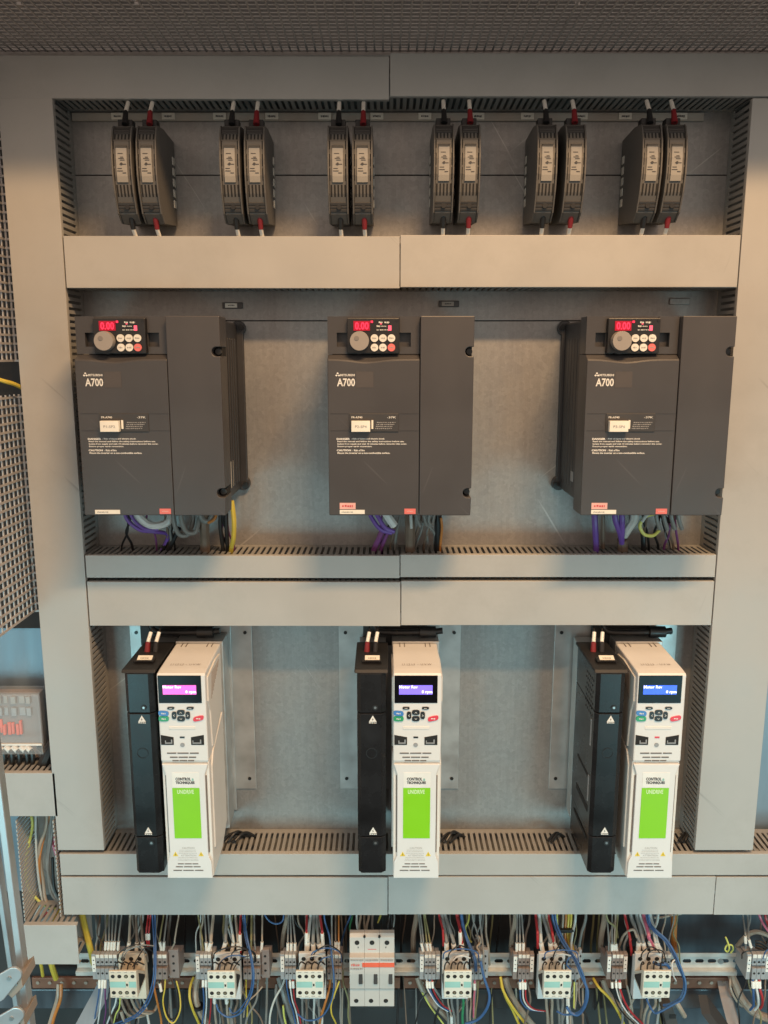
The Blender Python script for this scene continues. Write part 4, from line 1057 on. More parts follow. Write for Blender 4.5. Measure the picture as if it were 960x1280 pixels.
wire('tan', .0019, [(740, 640, 1.37), (690, 700, 1.365), (600, 790, 1.36), (580, 900, 1.37)], T, o, K)
wire('grey', .0031, [(780, 560, 1.41), (778, 760, 1.41), (770, 960, 1.41), (765, 1050, 1.41)], T, o, K)
T = 'hanging from the duct near the third contactor'
wire('blue', .0021, [(720, -120, YW), (760, 20, YW), (810, 85, YW-.005), (875, 100, YW-.01), (920, 60, YW-.005), (915, -60, YW)], T, o, K)
# group 3
o = (340, 1140); T = 'dropping into the block before the breaker contactor'
wire('tan', .0052, [(135, -150, 1.425), (130, 40, 1.425), (100, 180, 1.43), (85, 330, 1.44), (80, 470, 1.45)], T, o, K, kind='cable')
for a, b in ((142, 135), (158, 165), (176, 198)): drop(o, 'grey', a, b, b, 345, T)
T = 'dropping into the contactor left of the breaker'
drop(o, 'red', 298, 296, 292, 345, T, .0026, ln=150); drop(o, 'pale', 330, 310, 300, 345, T, .0036, ln=65); drop(o, 'grey', 360, 352, 356, 355, T, .004, ln=65)
drop(o, 'grey', 385, 398, 425, 355, T, .0036, ln=65); drop(o, 'red', 412, 430, 440, 330, T, .0028, ln=130)
T = 'looping in front of the contactor left of the breaker'
wire('blue', .0021, [(445, -150, 1.40), (450, 60, 1.40), (490, 200, 1.38), (512, 380, 1.35), (530, 560, 1.335), (520, 720, 1.335), (460, 860, 1.34), (380, 920, 1.345), (290, 925, 1.35), (215, 870, 1.355)], T, o, K)
wire('blue', .0017, [(520, 380, 1.352), (440, 395, 1.345), (405, 440, 1.345), (390, 500, 1.35)], T, o, K)
wire('pale', .0015, [(480, 385, 1.352), (360, 375, 1.345), (300, 400, 1.345), (290, 490, 1.35)], T, o, K)
wire('grey', .0024, [(515, -150, 1.41), (512, 100, 1.40), (515, 300, 1.37), (522, 440, 1.355), (520, 600, 1.36)], T, o, K)
T = 'dropping into the brownish block left of the breaker'
drop(o, 'brown', 545, 545, 545, 345, T, .002, ln=70); drop(o, 'orange', 572, 572, 570, 345, T, .002, ln=70)
T = 'hanging below the contactor left of the breaker'
wire('grey', .0072, [(60, 560, 1.43), (85, 640, 1.42), (120, 760, 1.41), (180, 920, 1.41), (240, 1050, 1.42)], T, o, K, kind='cable')
wire('grey', .0036, [(40, 620, 1.43), (35, 720, 1.42), (70, 880, 1.42), (110, 1020, 1.42)], T, o, K, kind='cable')
wire('lime', .0026, [(95, 800, 1.40), (105, 900, 1.40), (130, 1000, 1.40)], T, o, K)
for c, a, b in (('blue', 122, 150), ('white', 152, 175), ('red', 178, 195)):
    wire(c, .0018, [(a, 555, 1.375), (a+2, 590, 1.372), (a+6, 650, 1.37), (b, 760, 1.37), (b+30, 850, 1.375), (b+60, 1000, 1.38)], T, o, K, sleeve=(1, 2) if c != 'blue' else ((1, 2), (4, 5)) if c == 'red' else None)
for c, a, b in (('grey', 260, 262), ('brown', 295, 300), ('pale', 362, 358), ('grey', 400, 405)):
    wire(c, .0030, [(a, 715, 1.375), (a, 790, 1.378), (b, 880, 1.38), (b+5, 1000, 1.39)], T, o, K)
T = 'hanging below the brownish block left of the breaker'
wire('orange', .003, [(500, 570, 1.385), (485, 680, 1.38), (450, 800, 1.375), (420, 900, 1.38), (400, 1000, 1.39)], T, o, K)
wire('yellow', .0020, [(578, 590, 1.375), (545, 680, 1.37), (510, 780, 1.37), (510, 870, 1.37), (545, 950, 1.38), (560, 1020, 1.39)], T, o, K)
wire('tan', .0020, [(548, 580, 1.378), (545, 660, 1.374), (530, 740, 1.374)], T, o, K)
# breaker wires
o = (430, 1140); T = 'rising from the green ferrules of the three pole breaker'
for c, a, b, bt in (('pale', 110, 125, 125), ('tan', 145, 130, 130), ('tan', 215, 240, 190), ('grey', 245, 255, 248), ('lime', 315, 300, 370), ('black', 390, 375, 375)):
    if c == 'lime': wire(c, .0021, [(330, -150, YW), (315, 20, YW), (290, 90, 1.41), (310, 40, 1.405)], T, o, K)
    else: wire(c, .0032, [(a, -150, YW), (a, 20, YW), ((a+bt)/2-6, 110, 1.405), (bt, 165, 1.40), (bt, 180, 1.395), (bt, 215, 1.39), (bt, 250, 1.39)], T, o, K, boot=(4, 5, 'green') if c in ('pale', 'grey', 'black') else None)
wire('blue', .0022, [(90, -150, YW), (60, 20, YW), (15, 130, 1.42), (-20, 260, 1.43), (-30, 380, 1.45)], T, o, K)
wire('green', .0026, [(80, -150, YW+.01), (70, 30, YW+.01), (50, 130, YW+.01), (65, 200, YW+.01)], T, o, K)
# group 4
o = (500, 1140); T = 'dropping into the block right of the breaker'
wire('tan', .0058, [(150, -150, 1.425), (140, 40, 1.425), (115, 190, 1.43), (112, 340, 1.44), (112, 460, 1.45)], T, o, K, kind='cable')
drop(o, 'grey', 160, 182, 200, 345, T); drop(o, 'olive', 205, 228, 240, 345, T); drop(o, 'olive', 215, 255, 268, 345, T); drop(o, 'grey', 175, 200, 230, 340, T, slv=False)
T = 'dropping into the contactor right of the breaker'
drop(o, 'red', 335, 368, 372, 250, T, .0026, slv=False); drop(o, 'grey', 360, 398, 400, 352, T, .004, ln=70); drop(o, 'grey', 385, 458, 468, 352, T, .0042, ln=62)
drop(o, 'red', 485, 515, 520, 290, T, .003, ln=100); drop(o, 'red', 495, 530, 540, 355, T, .003, ln=65)
T = 'looping beside the contactor right of the breaker'
wire('blue', .0042, [(520, -150, 1.41), (530, 60, 1.405), (570, 220, 1.39), (620, 340, 1.37), (645, 420, 1.36), (650, 500, 1.365)], T, o, K)
wire('blue', .0034, [(690, 420, 1.35), (720, 560, 1.34), (765, 700, 1.335), (755, 800, 1.335), (710, 880, 1.34), (650, 930, 1.345), (560, 960, 1.35)], T, o, K)
wire('white', .0019, [(600, 395, 1.352), (540, 375, 1.345), (480, 390, 1.345), (450, 440, 1.345), (460, 500, 1.352)], T, o, K)
wire('grey', .0026, [(680, -150, 1.41), (685, 60, 1.405), (700, 200, 1.39), (715, 340, 1.365), (718, 480, 1.355), (722, 600, 1.35)], T, o, K)
wire('grey', .0026, [(615, -150, 1.415), (625, 60, 1.41), (660, 170, 1.40), (680, 300, 1.39), (690, 360, 1.38)], T, o, K)
wire('lime', .0024, [(600, -150, 1.42), (590, 60, 1.42), (560, 140, 1.42), (590, 230, 1.415), (615, 260, 1.41)], T, o, K)
wire('black', .0016, [(790, -150, 1.43), (765, 30, 1.43), (720, 140, 1.43), (700, 220, 1.43)], T, o, K)
wire('tan', .0026, [(650, 200, 1.40), (680, 215, 1.395), (690, 260, 1.39), (660, 300, 1.385), (690, 350, 1.38)], T, o, K)
T = 'hanging below the contactor right of the breaker'
wire('tan', .0066, [(150, 560, 1.43), (190, 660, 1.42), (280, 780, 1.41), (400, 900, 1.40), (480, 1010, 1.41)], T, o, K, kind='cable')
wire('lime', .0022, [(190, 690, 1.405), (260, 810, 1.40), (350, 930, 1.39), (400, 1000, 1.39)], T, o, K)
for c, a, b in (('white', 228, 250), ('blue', 250, 262), ('red', 275, 290)):
    wire(c, .0018, [(a, 560, 1.375), (a+2, 595, 1.372), (a+6, 650, 1.37), (b+20, 720, 1.37), (b+80, 800, 1.375), (b+160, 850, 1.38)], T, o, K, sleeve=(1, 2))
for c, a, b in (('tan', 410, 440), ('grey', 440, 465), ('grey', 490, 495), ('green', 540, 535), ('grey', 570, 575), ('tan', 605, 600)):
    wire(c, .0032 if c != 'tan' else .0024, [(a, 715, 1.375), (a+4, 790, 1.378), (b, 890, 1.38), (b+5, 1000, 1.39)], T, o, K, sleeve=(2, 3) if a == 410 else None)
T = 'hanging below the block right of the fourth contactor'
wire('pink', .0022, [(640, 580, 1.375), (640, 610, 1.372), (640, 665, 1.37), (632, 780, 1.37), (630, 900, 1.375)], T, o, K, sleeve=(1, 2))
wire('olive', .0018, [(668, 590, 1.375), (665, 720, 1.37), (650, 850, 1.37), (640, 980, 1.38)], T, o, K)
wire('yellow', .0034, [(860, 555, 1.41), (880, 650, 1.40), (910, 740, 1.40), (960, 830, 1.40), (1010, 940, 1.40), (1060, 1040, 1.41)], 'earthing the copper bar between the fourth and fifth contactors', o, K)
# group 5
o = (620, 1140); T = 'dropping into the block left of the fifth contactor'
wire('tan', .0060, [(170, -150, 1.43), (165, 80, 1.43), (140, 200, 1.43), (130, 340, 1.44), (125, 460, 1.45)], T, o, K, kind='cable')
for a, b in ((182, 178), (202, 205), (220, 236)): drop(o, 'grey', a, b, b, 345, T)
T = 'dropping into the fifth contactor'
drop(o, 'red', 340, 356, 358, 270, T, .003, slv=False); drop(o, 'pale', 370, 385, 402, 352, T, .0040, ln=70); drop(o, 'grey', 400, 465, 474, 352, T, .0042, ln=70)
drop(o, 'tan', 430, 500, 535, 352, T, .0034, ln=62); drop(o, 'red', 450, 485, 500, 290, T, .0030, slv=False)
T = 'looping beside the fifth contactor'
wire('blue', .0036, [(480, -150, 1.41), (490, 60, 1.405), (540, 200, 1.39), (610, 320, 1.37), (680, 420, 1.355), (730, 540, 1.345), (785, 680, 1.335), (760, 810, 1.335), (700, 880, 1.34), (640, 860, 1.345), (605, 810, 1.35)], T, o, K)
wire('blue', .0024, [(500, -150, 1.405), (512, 60, 1.40), (560, 200, 1.385), (630, 320, 1.365), (700, 430, 1.35), (760, 580, 1.34), (772, 720, 1.335), (720, 850, 1.34), (600, 880, 1.35), (520, 850, 1.355)], T, o, K)
wire('blue', .0018, [(650, 385, 1.35), (620, 400, 1.345), (605, 450, 1.345), (640, 490, 1.35)], T, o, K)
wire('pale', .0019, [(640, 375, 1.352), (570, 360, 1.345), (515, 380, 1.345), (495, 440, 1.345), (510, 500, 1.35)], T, o, K)
wire('lime', .003, [(525, -150, 1.42), (522, 60, 1.42), (530, 150, 1.41), (560, 220, 1.40)], T, o, K)
for c, a in (('orange', 600), ('yellow', 622), ('yellow', 645), ('tan', 575)):
    wire(c, .0030, [(a, -150, 1.42), (a, 40, 1.42), (a-8, 150, 1.415), (a-4, 240, 1.41), (a+20, 330, 1.40)], 'gathered in a tied bunch beside the fifth contactor', o, K)
q = MB().box(-.016, .012, -.005, .004, -.003, .003).build('cable_tie', M['w_black'], bev=.001); q.location = at(620+610/K, 1140+155/K, 1.412); tag(q, 'black cable tie round the bunch of yellow and orange wires', 'cable tie')
wire('pale', .0034, [(685, -150, 1.42), (680, 60, 1.42), (660, 160, 1.41), (645, 260, 1.40), (650, 350, 1.39)], T, o, K)
wire('grey', .0036, [(780, -150, 1.42), (768, 60, 1.42), (735, 170, 1.42), (712, 290, 1.42), (708, 350, 1.43)], T, o, K)
T = 'hanging below the fifth contactor'
wire('tan', .0070, [(80, 560, 1.43), (110, 660, 1.42), (170, 780, 1.41), (250, 890, 1.41), (350, 1010, 1.41)], T, o, K, kind='cable')
wire('yellow', .0036, [(42, 560, 1.42), (50, 640, 1.40), (95, 740, 1.395), (160, 840, 1.395), (230, 930, 1.395), (290, 1020, 1.40)], T, o, K)
for c, a, b in (('blue', 205, 215), ('white', 228, 240), ('red', 250, 262)):
    wire(c, .0018, [(a, 570, 1.375), (a, 600, 1.372), (a+2, 660, 1.37), (b, 760, 1.37), (b+60, 830, 1.375), (b+170, 850, 1.38)], T, o, K, sleeve=(1, 2))
for c, a, b in (('tan', 430, 440), ('tan', 480, 478), ('grey', 530, 540), ('grey', 570, 565), ('white', 615, 610)):
    wire(c, .0034, [(a, 725, 1.375), (a+2, 800, 1.378), (b, 870, 1.38), (b+5, 1000, 1.39)], T, o, K, sleeve=(0, 1) if c == 'white' else None)
T = 'hanging below the block right of the fifth contactor'
wire('lime', .0022, [(672, 600, 1.375), (670, 700, 1.37), (668, 820, 1.37)], T, o, K)
wire('tan', .0022, [(690, 600, 1.375), (690, 700, 1.37), (675, 830, 1.37)], T, o, K)
wire('black', .0022, [(890, 600, 1.44), (885, 700, 1.44), (870, 780, 1.44), (845, 840, 1.44)], T, o, K)
# group 6
o = (730, 1140); T = 'dropping into the block left of the rightmost contactor'
wire('tan', .0062, [(190, -150, 1.43), (175, 60, 1.43), (150, 200, 1.43), (140, 350, 1.44), (140, 460, 1.45)], T, o, K, kind='cable')
drop(o, 'grey', 195, 212, 212, 348, T, slv=False); drop(o, 'grey', 240, 240, 240, 352, T); drop(o, 'tan', 270, 260, 262, 352, T, ln=55); drop(o, 'olive', 290, 272, 284, 350, T)
wire('olive', .0026, [(170, -150, 1.41), (200, 60, 1.40), (270, 130, 1.40), (290, 220, 1.40)], T, o, K)
T = 'dropping into the rightmost contactor'
drop(o, 'red', 350, 395, 405, 330, T, .003, slv=False); drop(o, 'grey', 400, 470, 465, 348, T, .0042, ln=70); drop(o, 'grey', 450, 505, 525, 350, T, .004, ln=70)
drop(o, 'pink', 510, 555, 590, 300, T, .004, slv=False); drop(o, 'pale', 480, 560, 592, 350, T, .003, ln=70); drop(o, 'pale', 560, 610, 635, 350, T, .003, ln=65); drop(o, 'pale', 570, 630, 660, 345, T, .0028, ln=60)
wire('tan', .0032, [(300, 300, 1.40), (340, 200, 1.395), (420, 150, 1.39), (455, 220, 1.385)], T, o, K)
T = 'looping beside the rightmost contactor'
wire('blue', .0034, [(530, -150, 1.41), (545, 70, 1.40), (600, 160, 1.385), (690, 240, 1.37), (760, 350, 1.355), (815, 480, 1.345), (862, 600, 1.338), (830, 730, 1.335), (740, 790, 1.335), (680, 800, 1.34)], T, o, K)
wire('blue', .0026, [(545, -150, 1.405), (560, 70, 1.395), (610, 150, 1.38), (705, 235, 1.365), (775, 345, 1.35), (835, 490, 1.34), (872, 620, 1.333), (845, 740, 1.33), (750, 800, 1.33), (640, 860, 1.335), (600, 860, 1.34), (560, 800, 1.345), (535, 740, 1.35)], T, o, K)
wire('pale', .0036, [(640, -150, 1.42), (630, 60, 1.42), (600, 140, 1.41), (560, 190, 1.40)], T, o, K)
wire('white', .0019, [(790, 400, 1.352), (755, 440, 1.345), (765, 540, 1.345), (790, 590, 1.35)], T, o, K)
wire('blue', .0038, [(590, 430, 1.352), (640, 450, 1.346), (700, 445, 1.345), (735, 480, 1.35)], T, o, K)
T = 'running behind the rail at the right'
wire('orange', .0072, [(770, -150, 1.46), (772, 100, 1.46), (768, 250, 1.46), (780, 360, 1.46), (785, 480, 1.465)], T, o, K, kind='cable')
wire('tan', .0028, [(600, 50, 1.44), (680, 45, 1.44), (760, 25, 1.44), (840, 10, 1.44), (900, -60, 1.44)], T, o, K)
T = 'hanging below the rightmost contactor'
wire('tan', .0062, [(160, 580, 1.43), (200, 680, 1.42), (290, 800, 1.41), (400, 920, 1.41), (480, 1020, 1.41)], T, o, K, kind='cable')
wire('yellow', .0036, [(80, 570, 1.42), (130, 650, 1.40), (220, 740, 1.395), (290, 850, 1.395), (340, 960, 1.395), (370, 1050, 1.40)], T, o, K)
for c, a, b in (('black', 240, 270), ('white', 275, 310), ('red', 305, 345)):
    wire(c, .0026 if c == 'red' else .0018, [(a, 570, 1.375), (a, 600, 1.372), (a+2, 650, 1.37), (b, 760, 1.37), (b+60, 860, 1.375), (b+160, 960, 1.38)], T, o, K, sleeve=(1, 2))
for c, a, b in (('brown', 495, 490), ('tan', 545, 520), ('tan', 610, 560), ('pale', 650, 640)):
    wire(c, .0034, [(a, 725, 1.375), (a+2, 800, 1.378), (b, 870, 1.38), (b-20, 1000, 1.39)], T, o, K)
wire('tan', .0058, [(790, 770, 1.37), (825, 830, 1.37), (860, 890, 1.38)], T, o, K, kind='cable')
# far right
o = (820, 1140); T = 'at the block on the far right edge'
drop(o, 'grey', 745, 765, 768, 275, T, ln=50); drop(o, 'grey', 785, 795, 815, 310, T, ln=55)
wire('pink', .003, [(850, -100, 1.41), (890, 40, 1.41), (930, 120, 1.40), (1000, 210, 1.39)], T, o, K)
wire('red', .003, [(915, -100, 1.42), (940, 50, 1.42), (970, 130, 1.41)], T, o, K)
wire('tan', .005, [(690, 300, 1.43), (760, 220, 1.42), (850, 170, 1.41), (960, 200, 1.40), (1040, 260, 1.40)], T, o, K, kind='cable')
for k in range(3): wire('black', .0034, [(850, 250+k*25, 1.40), (900, 260+k*28, 1.395), (960, 300+k*22, 1.39), (1030, 340+k*20, 1.39)], T, o, K)
for c, a, b in (('blue', 830, 835), ('white', 858, 875), ('red', 885, 910)):
    wire(c, .0030, [(a, 560, 1.375), (a, 590, 1.372), (a+3, 650, 1.37), (b, 730, 1.37), (b, 800, 1.38), (b-30, 840, 1.39)], T, o, K, sleeve=(1, 2))
wire('tan', .0096, [(640, 530, 1.44), (680, 620, 1.43), (730, 730, 1.42), (830, 850, 1.41), (980, 920, 1.40), (1100, 950, 1.40)], 'sweeping below the far right end of the rail', o, K, kind='cable')
wire('tan', .003, [(635, 560, 1.43), (640, 660, 1.42), (690, 760, 1.42), (740, 810, 1.42)], 'sweeping below the far right end of the rail', o, K)
wire('lime', .0022, [(640, 350, 1.41), (660, 320, 1.405), (650, 285, 1.40), (610, 285, 1.40), (592, 320, 1.40), (612, 340, 1.40), (628, 310, 1.395), (615, 260, 1.395), (597, 215, 1.395)], 'curled on top of the rail at the right', o, K)
# finer tangle round every contactor
rn = random.Random(5)
for cx, nm in ((160, 'leftmost contactor'), (280, 'second contactor from the left'), (388, 'contactor left of the breaker'), (568, 'contactor right of the breaker'), (686, 'second contactor from the right'), (806, 'rightmost contactor'), (466, 'three pole breaker'), (945, 'far right terminal block')):
    for i in range(9 if cx not in (466, 945) else 4):
        x0 = cx+rn.uniform(-38, 42); x1 = x0+rn.uniform(-9, 9); c = rn.choice(('grey', 'black', 'tan', 'brown', 'olive', 'pale', 'grey', 'black'))
        wire(c, rn.uniform(.0017, .0030), [(x0, 1105, 1.43), (x0+rn.uniform(-3, 3), 1148, 1.43), ((x0+x1)/2+rn.uniform(-6, 6), 1166, 1.42), (x1, 1182, 1.41), (x1+1, 1196, 1.41), (x1+2, 1206, 1.415)], 'tangled above the '+nm)
    if cx == 466: continue
    for i in range(7):
        x0 = cx+rn.uniform(-34, 44); x1 = x0+rn.uniform(-24, 24); c = rn.choice(('grey', 'black', 'tan', 'brown', 'pale', 'black', 'olive', 'grey'))
        wire(c, rn.uniform(.0017, .0034), [(x0, 1212, 1.41), (x0+rn.uniform(-2, 2), 1228, 1.40), ((x0+x1)/2+rn.uniform(-8, 8), 1250, 1.39), (x1, 1272, 1.385), (x1+rn.uniform(-8, 8), 1300, 1.39)], 'tangled below the '+nm)
    for i in range(2):
        x0 = cx+rn.uniform(-20, 10); x1 = cx+rn.uniform(20, 42)
        wire(rn.choice(('black', 'blue', 'grey')), .0016, [(x0, 1198, 1.352), (x0+3, 1190, 1.345), ((x0+x1)/2, 1184+rn.uniform(-4, 5), 1.35), (x1-3, 1190, 1.36), (x1, 1202, 1.37)], 'bridging the '+nm)
# dim wires hanging behind the rail
rn = random.Random(21)
for i, px in enumerate((232, 242, 330, 341, 347, 425, 432, 510, 520, 618, 628, 636, 735, 744, 750, 205, 215, 300, 500, 606)):
    c = rn.choice(('grey', 'black', 'brown', 'olive', 'black', 'tan')); a = rn.uniform(-9, 9); b_ = rn.uniform(-16, 16)
    wire(c, rn.uniform(.0016, .0032), [(px, 1105, 1.455), (px+a*.4, 1150, 1.46), (px+a, 1190, 1.468), (px+a+b_*.5, 1235, 1.455), (px+a+b_, 1300, 1.44)], 'hanging in the dark behind the mounting rail')
# cables under the inverters
def cab(colr, r, pts, place, o, k, **kw): return wire(colr, r, pts, place, o, k, kind='cable', **kw)
Yz = 1.40
o = (60, 360); k = 3.2; T = 'under the left inverter'
cab('purple', .0040, [(300, 880, 1.35), (320, 930, 1.35), (370, 968, 1.35), (430, 975, 1.36), (480, 990, 1.38), (450, 1060, 1.39)], T, o, k)
cab('purple', .0034, [(320, 880, 1.34), (345, 930, 1.34), (390, 965, 1.345), (440, 966, 1.355)], T, o, k)
cab('white', .0078, [(345, 880, 1.345), (375, 925, 1.345), (420, 950, 1.35), (480, 935, 1.36), (500, 880, 1.37)], T, o, k)
cab('grey', .0048, [(500, 870, 1.35), (505, 940, 1.35), (525, 985, 1.355), (560, 985, 1.36), (580, 930, 1.37), (575, 880, 1.37)], T, o, k)
cab('grey', .0048, [(530, 870, 1.345), (535, 930, 1.345), (555, 975, 1.35), (590, 975, 1.355), (605, 920, 1.365)], T, o, k)
cab('black', .005, [(500, 930, 1.38), (480, 1000, 1.385), (455, 1055, 1.39), (445, 1100, 1.40)], T, o, k)
cab('black', .005, [(525, 960, 1.38), (500, 1010, 1.385), (480, 1055, 1.39), (470, 1100, 1.40)], T, o, k)
cab('brown', .0105, [(622, 880, 1.37), (625, 950, 1.37), (628, 1010, 1.38), (630, 1100, 1.39)], T, o, k)
cab('grey', .006, [(600, 880, 1.36), (618, 925, 1.36), (645, 930, 1.365), (665, 890, 1.37)], T, o, k)
cab('black', .0044, [(690, 880, 1.36), (690, 960, 1.365), (700, 1040, 1.38), (705, 1100, 1.39)], T, o, k)
cab('black', .0044, [(712, 880, 1.36), (714, 960, 1.365), (718, 1040, 1.38), (722, 1100, 1.39)], T, o, k)
cab('yellow', .0050, [(735, 850, 1.35), (744, 930, 1.35), (742, 1000, 1.36), (733, 1045, 1.375), (730, 1100, 1.39)], T, o, k)
cab('orange', .003, [(640, 940, 1.36), (665, 925, 1.36), (680, 890, 1.365)], T, o, k)
o = (360, 360); T = 'under the middle inverter'
cab('purple', .0045, [(320, 880, 1.35), (335, 920, 1.35), (370, 965, 1.35), (415, 980, 1.355)], T, o, k)
cab('purple', .0045, [(345, 880, 1.345), (360, 915, 1.345), (390, 960, 1.345), (425, 975, 1.35)], T, o, k)
cab('white', .0085, [(380, 880, 1.345), (400, 915, 1.345), (425, 950, 1.35)], T, o, k)
cab('violet', .0060, [(385, 950, 1.37), (365, 1000, 1.375), (345, 1045, 1.385), (335, 1100, 1.40)], T, o, k)
cab('violet', .0042, [(405, 960, 1.375), (385, 1010, 1.38), (370, 1050, 1.388), (362, 1100, 1.40)], T, o, k)
cab('brown', .0105, [(485, 880, 1.36), (488, 950, 1.365), (488, 1010, 1.375), (488, 1100, 1.39)], T, o, k)
cab('pale', .0032, [(490, 880, 1.345), (492, 930, 1.345), (494, 960, 1.35)], T, o, k)
cab('grey', .0032, [(510, 880, 1.35), (515, 920, 1.35), (530, 955, 1.355)], T, o, k)
cab('grey', .0032, [(535, 880, 1.35), (545, 920, 1.35), (555, 950, 1.355)], T, o, k)
cab('grey', .004, [(570, 880, 1.355), (562, 930, 1.355), (575, 945, 1.36), (585, 900, 1.365)], T, o, k)
cab('black', .0078, [(600, 890, 1.37), (600, 960, 1.375), (598, 1040, 1.385), (598, 1100, 1.395)], T, o, k)
cab('orange', .0026, [(612, 920, 1.36), (616, 960, 1.365), (610, 1020, 1.375), (606, 1080, 1.39)], T, o, k)
o = (660, 360); T = 'under the right inverter'
cab('purple', .0062, [(265, 880, 1.37), (268, 950, 1.37), (272, 1020, 1.38), (275, 1100, 1.39)], T, o, k)
cab('brown', .004, [(300, 880, 1.37), (300, 950, 1.375), (300, 1040, 1.39)], T, o, k)
cab('purple', .0058, [(345, 880, 1.345), (350, 930, 1.345), (368, 980, 1.355), (376, 1020, 1.37)], T, o, k)
cab('purple', .0058, [(372, 880, 1.345), (376, 930, 1.345), (376, 980, 1.355), (374, 1020, 1.37)], T, o, k)
cab('brown', .0105, [(376, 1005, 1.372), (378, 1035, 1.38), (380, 1100, 1.39)], T, o, k)
cab('pale', .0085, [(425, 880, 1.34), (425, 925, 1.345), (400, 965, 1.355), (385, 990, 1.365)], T, o, k)
cab('lime', .0036, [(520, 900, 1.35), (470, 915, 1.35), (448, 950, 1.35), (465, 985, 1.352), (500, 990, 1.355), (525, 970, 1.36)], T, o, k)
cab('pale', .0036, [(530, 890, 1.345), (480, 905, 1.345), (455, 935, 1.345)], T, o, k)
cab('black', .0052, [(460, 980, 1.38), (462, 1030, 1.385), (462, 1100, 1.395)], T, o, k)
for a in (510, 540, 570, 598): cab('grey', .0042, [(a, 880, 1.35), (a+5, 925, 1.35), (a+18, 965, 1.355)], T, o, k)
cab('black', .006, [(530, 900, 1.365), (560, 930, 1.365), (600, 910, 1.37)], T, o, k)

rn = random.Random(12)
for lo, hi, nm in ((150, 285, 'left'), (470, 560, 'middle'), (745, 850, 'right')):
    for i in range(9):
        x0 = rn.uniform(lo, hi); x1 = x0+rn.uniform(-14, 14)
        cab(rn.choice(('black', 'grey', 'black', 'brown', 'violet')), rn.uniform(.0018, .003), [(x0, 632, 1.36), (x0+rn.uniform(-4, 4), 650, 1.365), ((x0+x1)/2+rn.uniform(-6, 6), 666, 1.375), (x1, 682, 1.39), (x1, 700, 1.40)], f'bunched under the {nm} inverter', (0, 0), 1.0)
# ------------------------------------------------------------------ LEFT SIDE
def left_block():
    c0 = at(30, 942, 1.41)
    r = empty('terminal_strip', c0, 'large terminal strip with red centre under a clear cover at the left edge', 'terminal strip')
    zt = zz(868, 1.385)-c0.z; xr = zx(50, 905, 1.385)-c0.x
    MB().box(-.16, xr, -.016, 0, .0, zt).build('body', M['tbbrown'], r, bev=.001)
    for z0_, z1_, m, n in ((.04, .06, 'tbmark', 14), (.66, .78, 'tbgrey', 14), (.84, .95, 'knob', 14)):
        mb = MB()
        for q in range(n): mb.box(-.155+q*.0135, -.155+q*.0135+.007+.001*(q*7 % 5), -.018-.001*(q*3 % 6), -.0162, z0_*zt, z1_*zt)
        mb.build('terminal_row', M[m], r, bev=.0006)
    mb = MB()
    rr = random.Random(8)
    for q in range(24):
        x = -.16+q*.0072
        if x > xr-.012: break
        mb.box(x, x+rr.uniform(.004, .0066), -.018-rr.uniform(0, .008), -.0162, (.36+rr.uniform(0, .05))*zt, (.52+rr.uniform(0, .08))*zt)
    mb.build('red_fuse_row', M['red'], r, bev=.001)
    mb = MB()
    for q in range(14): mb.cyl((-.155+q*.0135, 0, .16*zt), .003, -.024, -.0162, n=10)
    mb.build('screw_row', M['brass'], r)
    g = bpy.data.materials.new('clear_acrylic'); g.use_nodes = True; b = g.node_tree.nodes['Principled BSDF']
    b.inputs['Base Color'].default_value = (.9, .93, .94, 1); b.inputs['Roughness'].default_value = .2; b.inputs['Alpha'].default_value = .09
    MB().box(-.165, xr+.008, -.042, -.040, .02, zt+.006).box(xr+.006, xr+.008, -.0398, 0, .02, zt+.006).box(-.165, xr+.0058, -.0398, -.001, zt+.0042, zt+.006).build('clear_cover', g, r)
    MB().box(-.165, xr+.0085, -.0445, -.0422, .30*zt, .325*zt).build('cover_edge', M['print'], r)
left_block()
o = (0, 840); k = 5.33
for i, x in enumerate((18, 70, 118, 170, 206, 285)):
    wire('black', .0042, [(x-30, 500, 1.39), (x, 525, 1.385), (x+12, 560, 1.383), (x+10, 640, 1.385), (x, 720, 1.40)], 'below the clear covered strip at left', o, k, sleeve=(0, 1) if i != 5 else None)
wire('black', .011, [(380, 420, 1.40), (330, 520, 1.39), (290, 620, 1.385), (270, 700, 1.40)], 'below the clear covered strip at left', o, k, kind='cable')
o = (0, 1000); k = 4.57; T = 'in the open duct at lower left'
for c, r, P in (('lime', .0026, [(165, 40), (185, 150), (150, 330), (160, 490), (250, 600), (350, 625)]), ('pale', .0022, [(205, 40), (205, 200), (215, 400), (240, 560), (280, 640)]),
                ('tan', .0030, [(270, 40), (265, 160), (225, 280), (245, 450), (265, 580), (330, 640)]), ('grey', .0030, [(300, 40), (280, 250), (270, 380), (300, 500), (345, 590)]),
                ('grey', .0030, [(315, 40), (300, 180), (275, 350), (290, 520), (350, 600)]), ('pink', .0026, [(285, 200), (310, 280), (345, 370), (380, 420)]), ('pink', .0026, [(300, 180), (325, 270), (360, 350), (390, 390)]),
                ('orange', .0022, [(285, 90), (250, 220), (225, 350), (230, 480)]), ('black', .0036, [(300, 330), (310, 500), (350, 570)]), ('pale', .0022, [(240, 590), (210, 640), (185, 690)]), ('red', .0028, [(330, 600), (260, 650), (215, 700)])):
    wire(c, r, [(a, b, 1.40-.004*(i % 3)) for i, (a, b) in enumerate(P)], T, o, k)
wire('yellow', .0058, [(360, 600, 1.40), (340, 640, 1.39), (315, 690, 1.385), (300, 740, 1.385)], T, o, k, kind='cable')
T = 'below the lower left duct end'
wire('yellow', .0062, [(285, 900, 1.42), (300, 960, 1.42), (320, 1020, 1.43)], T, o, k, kind='cable')
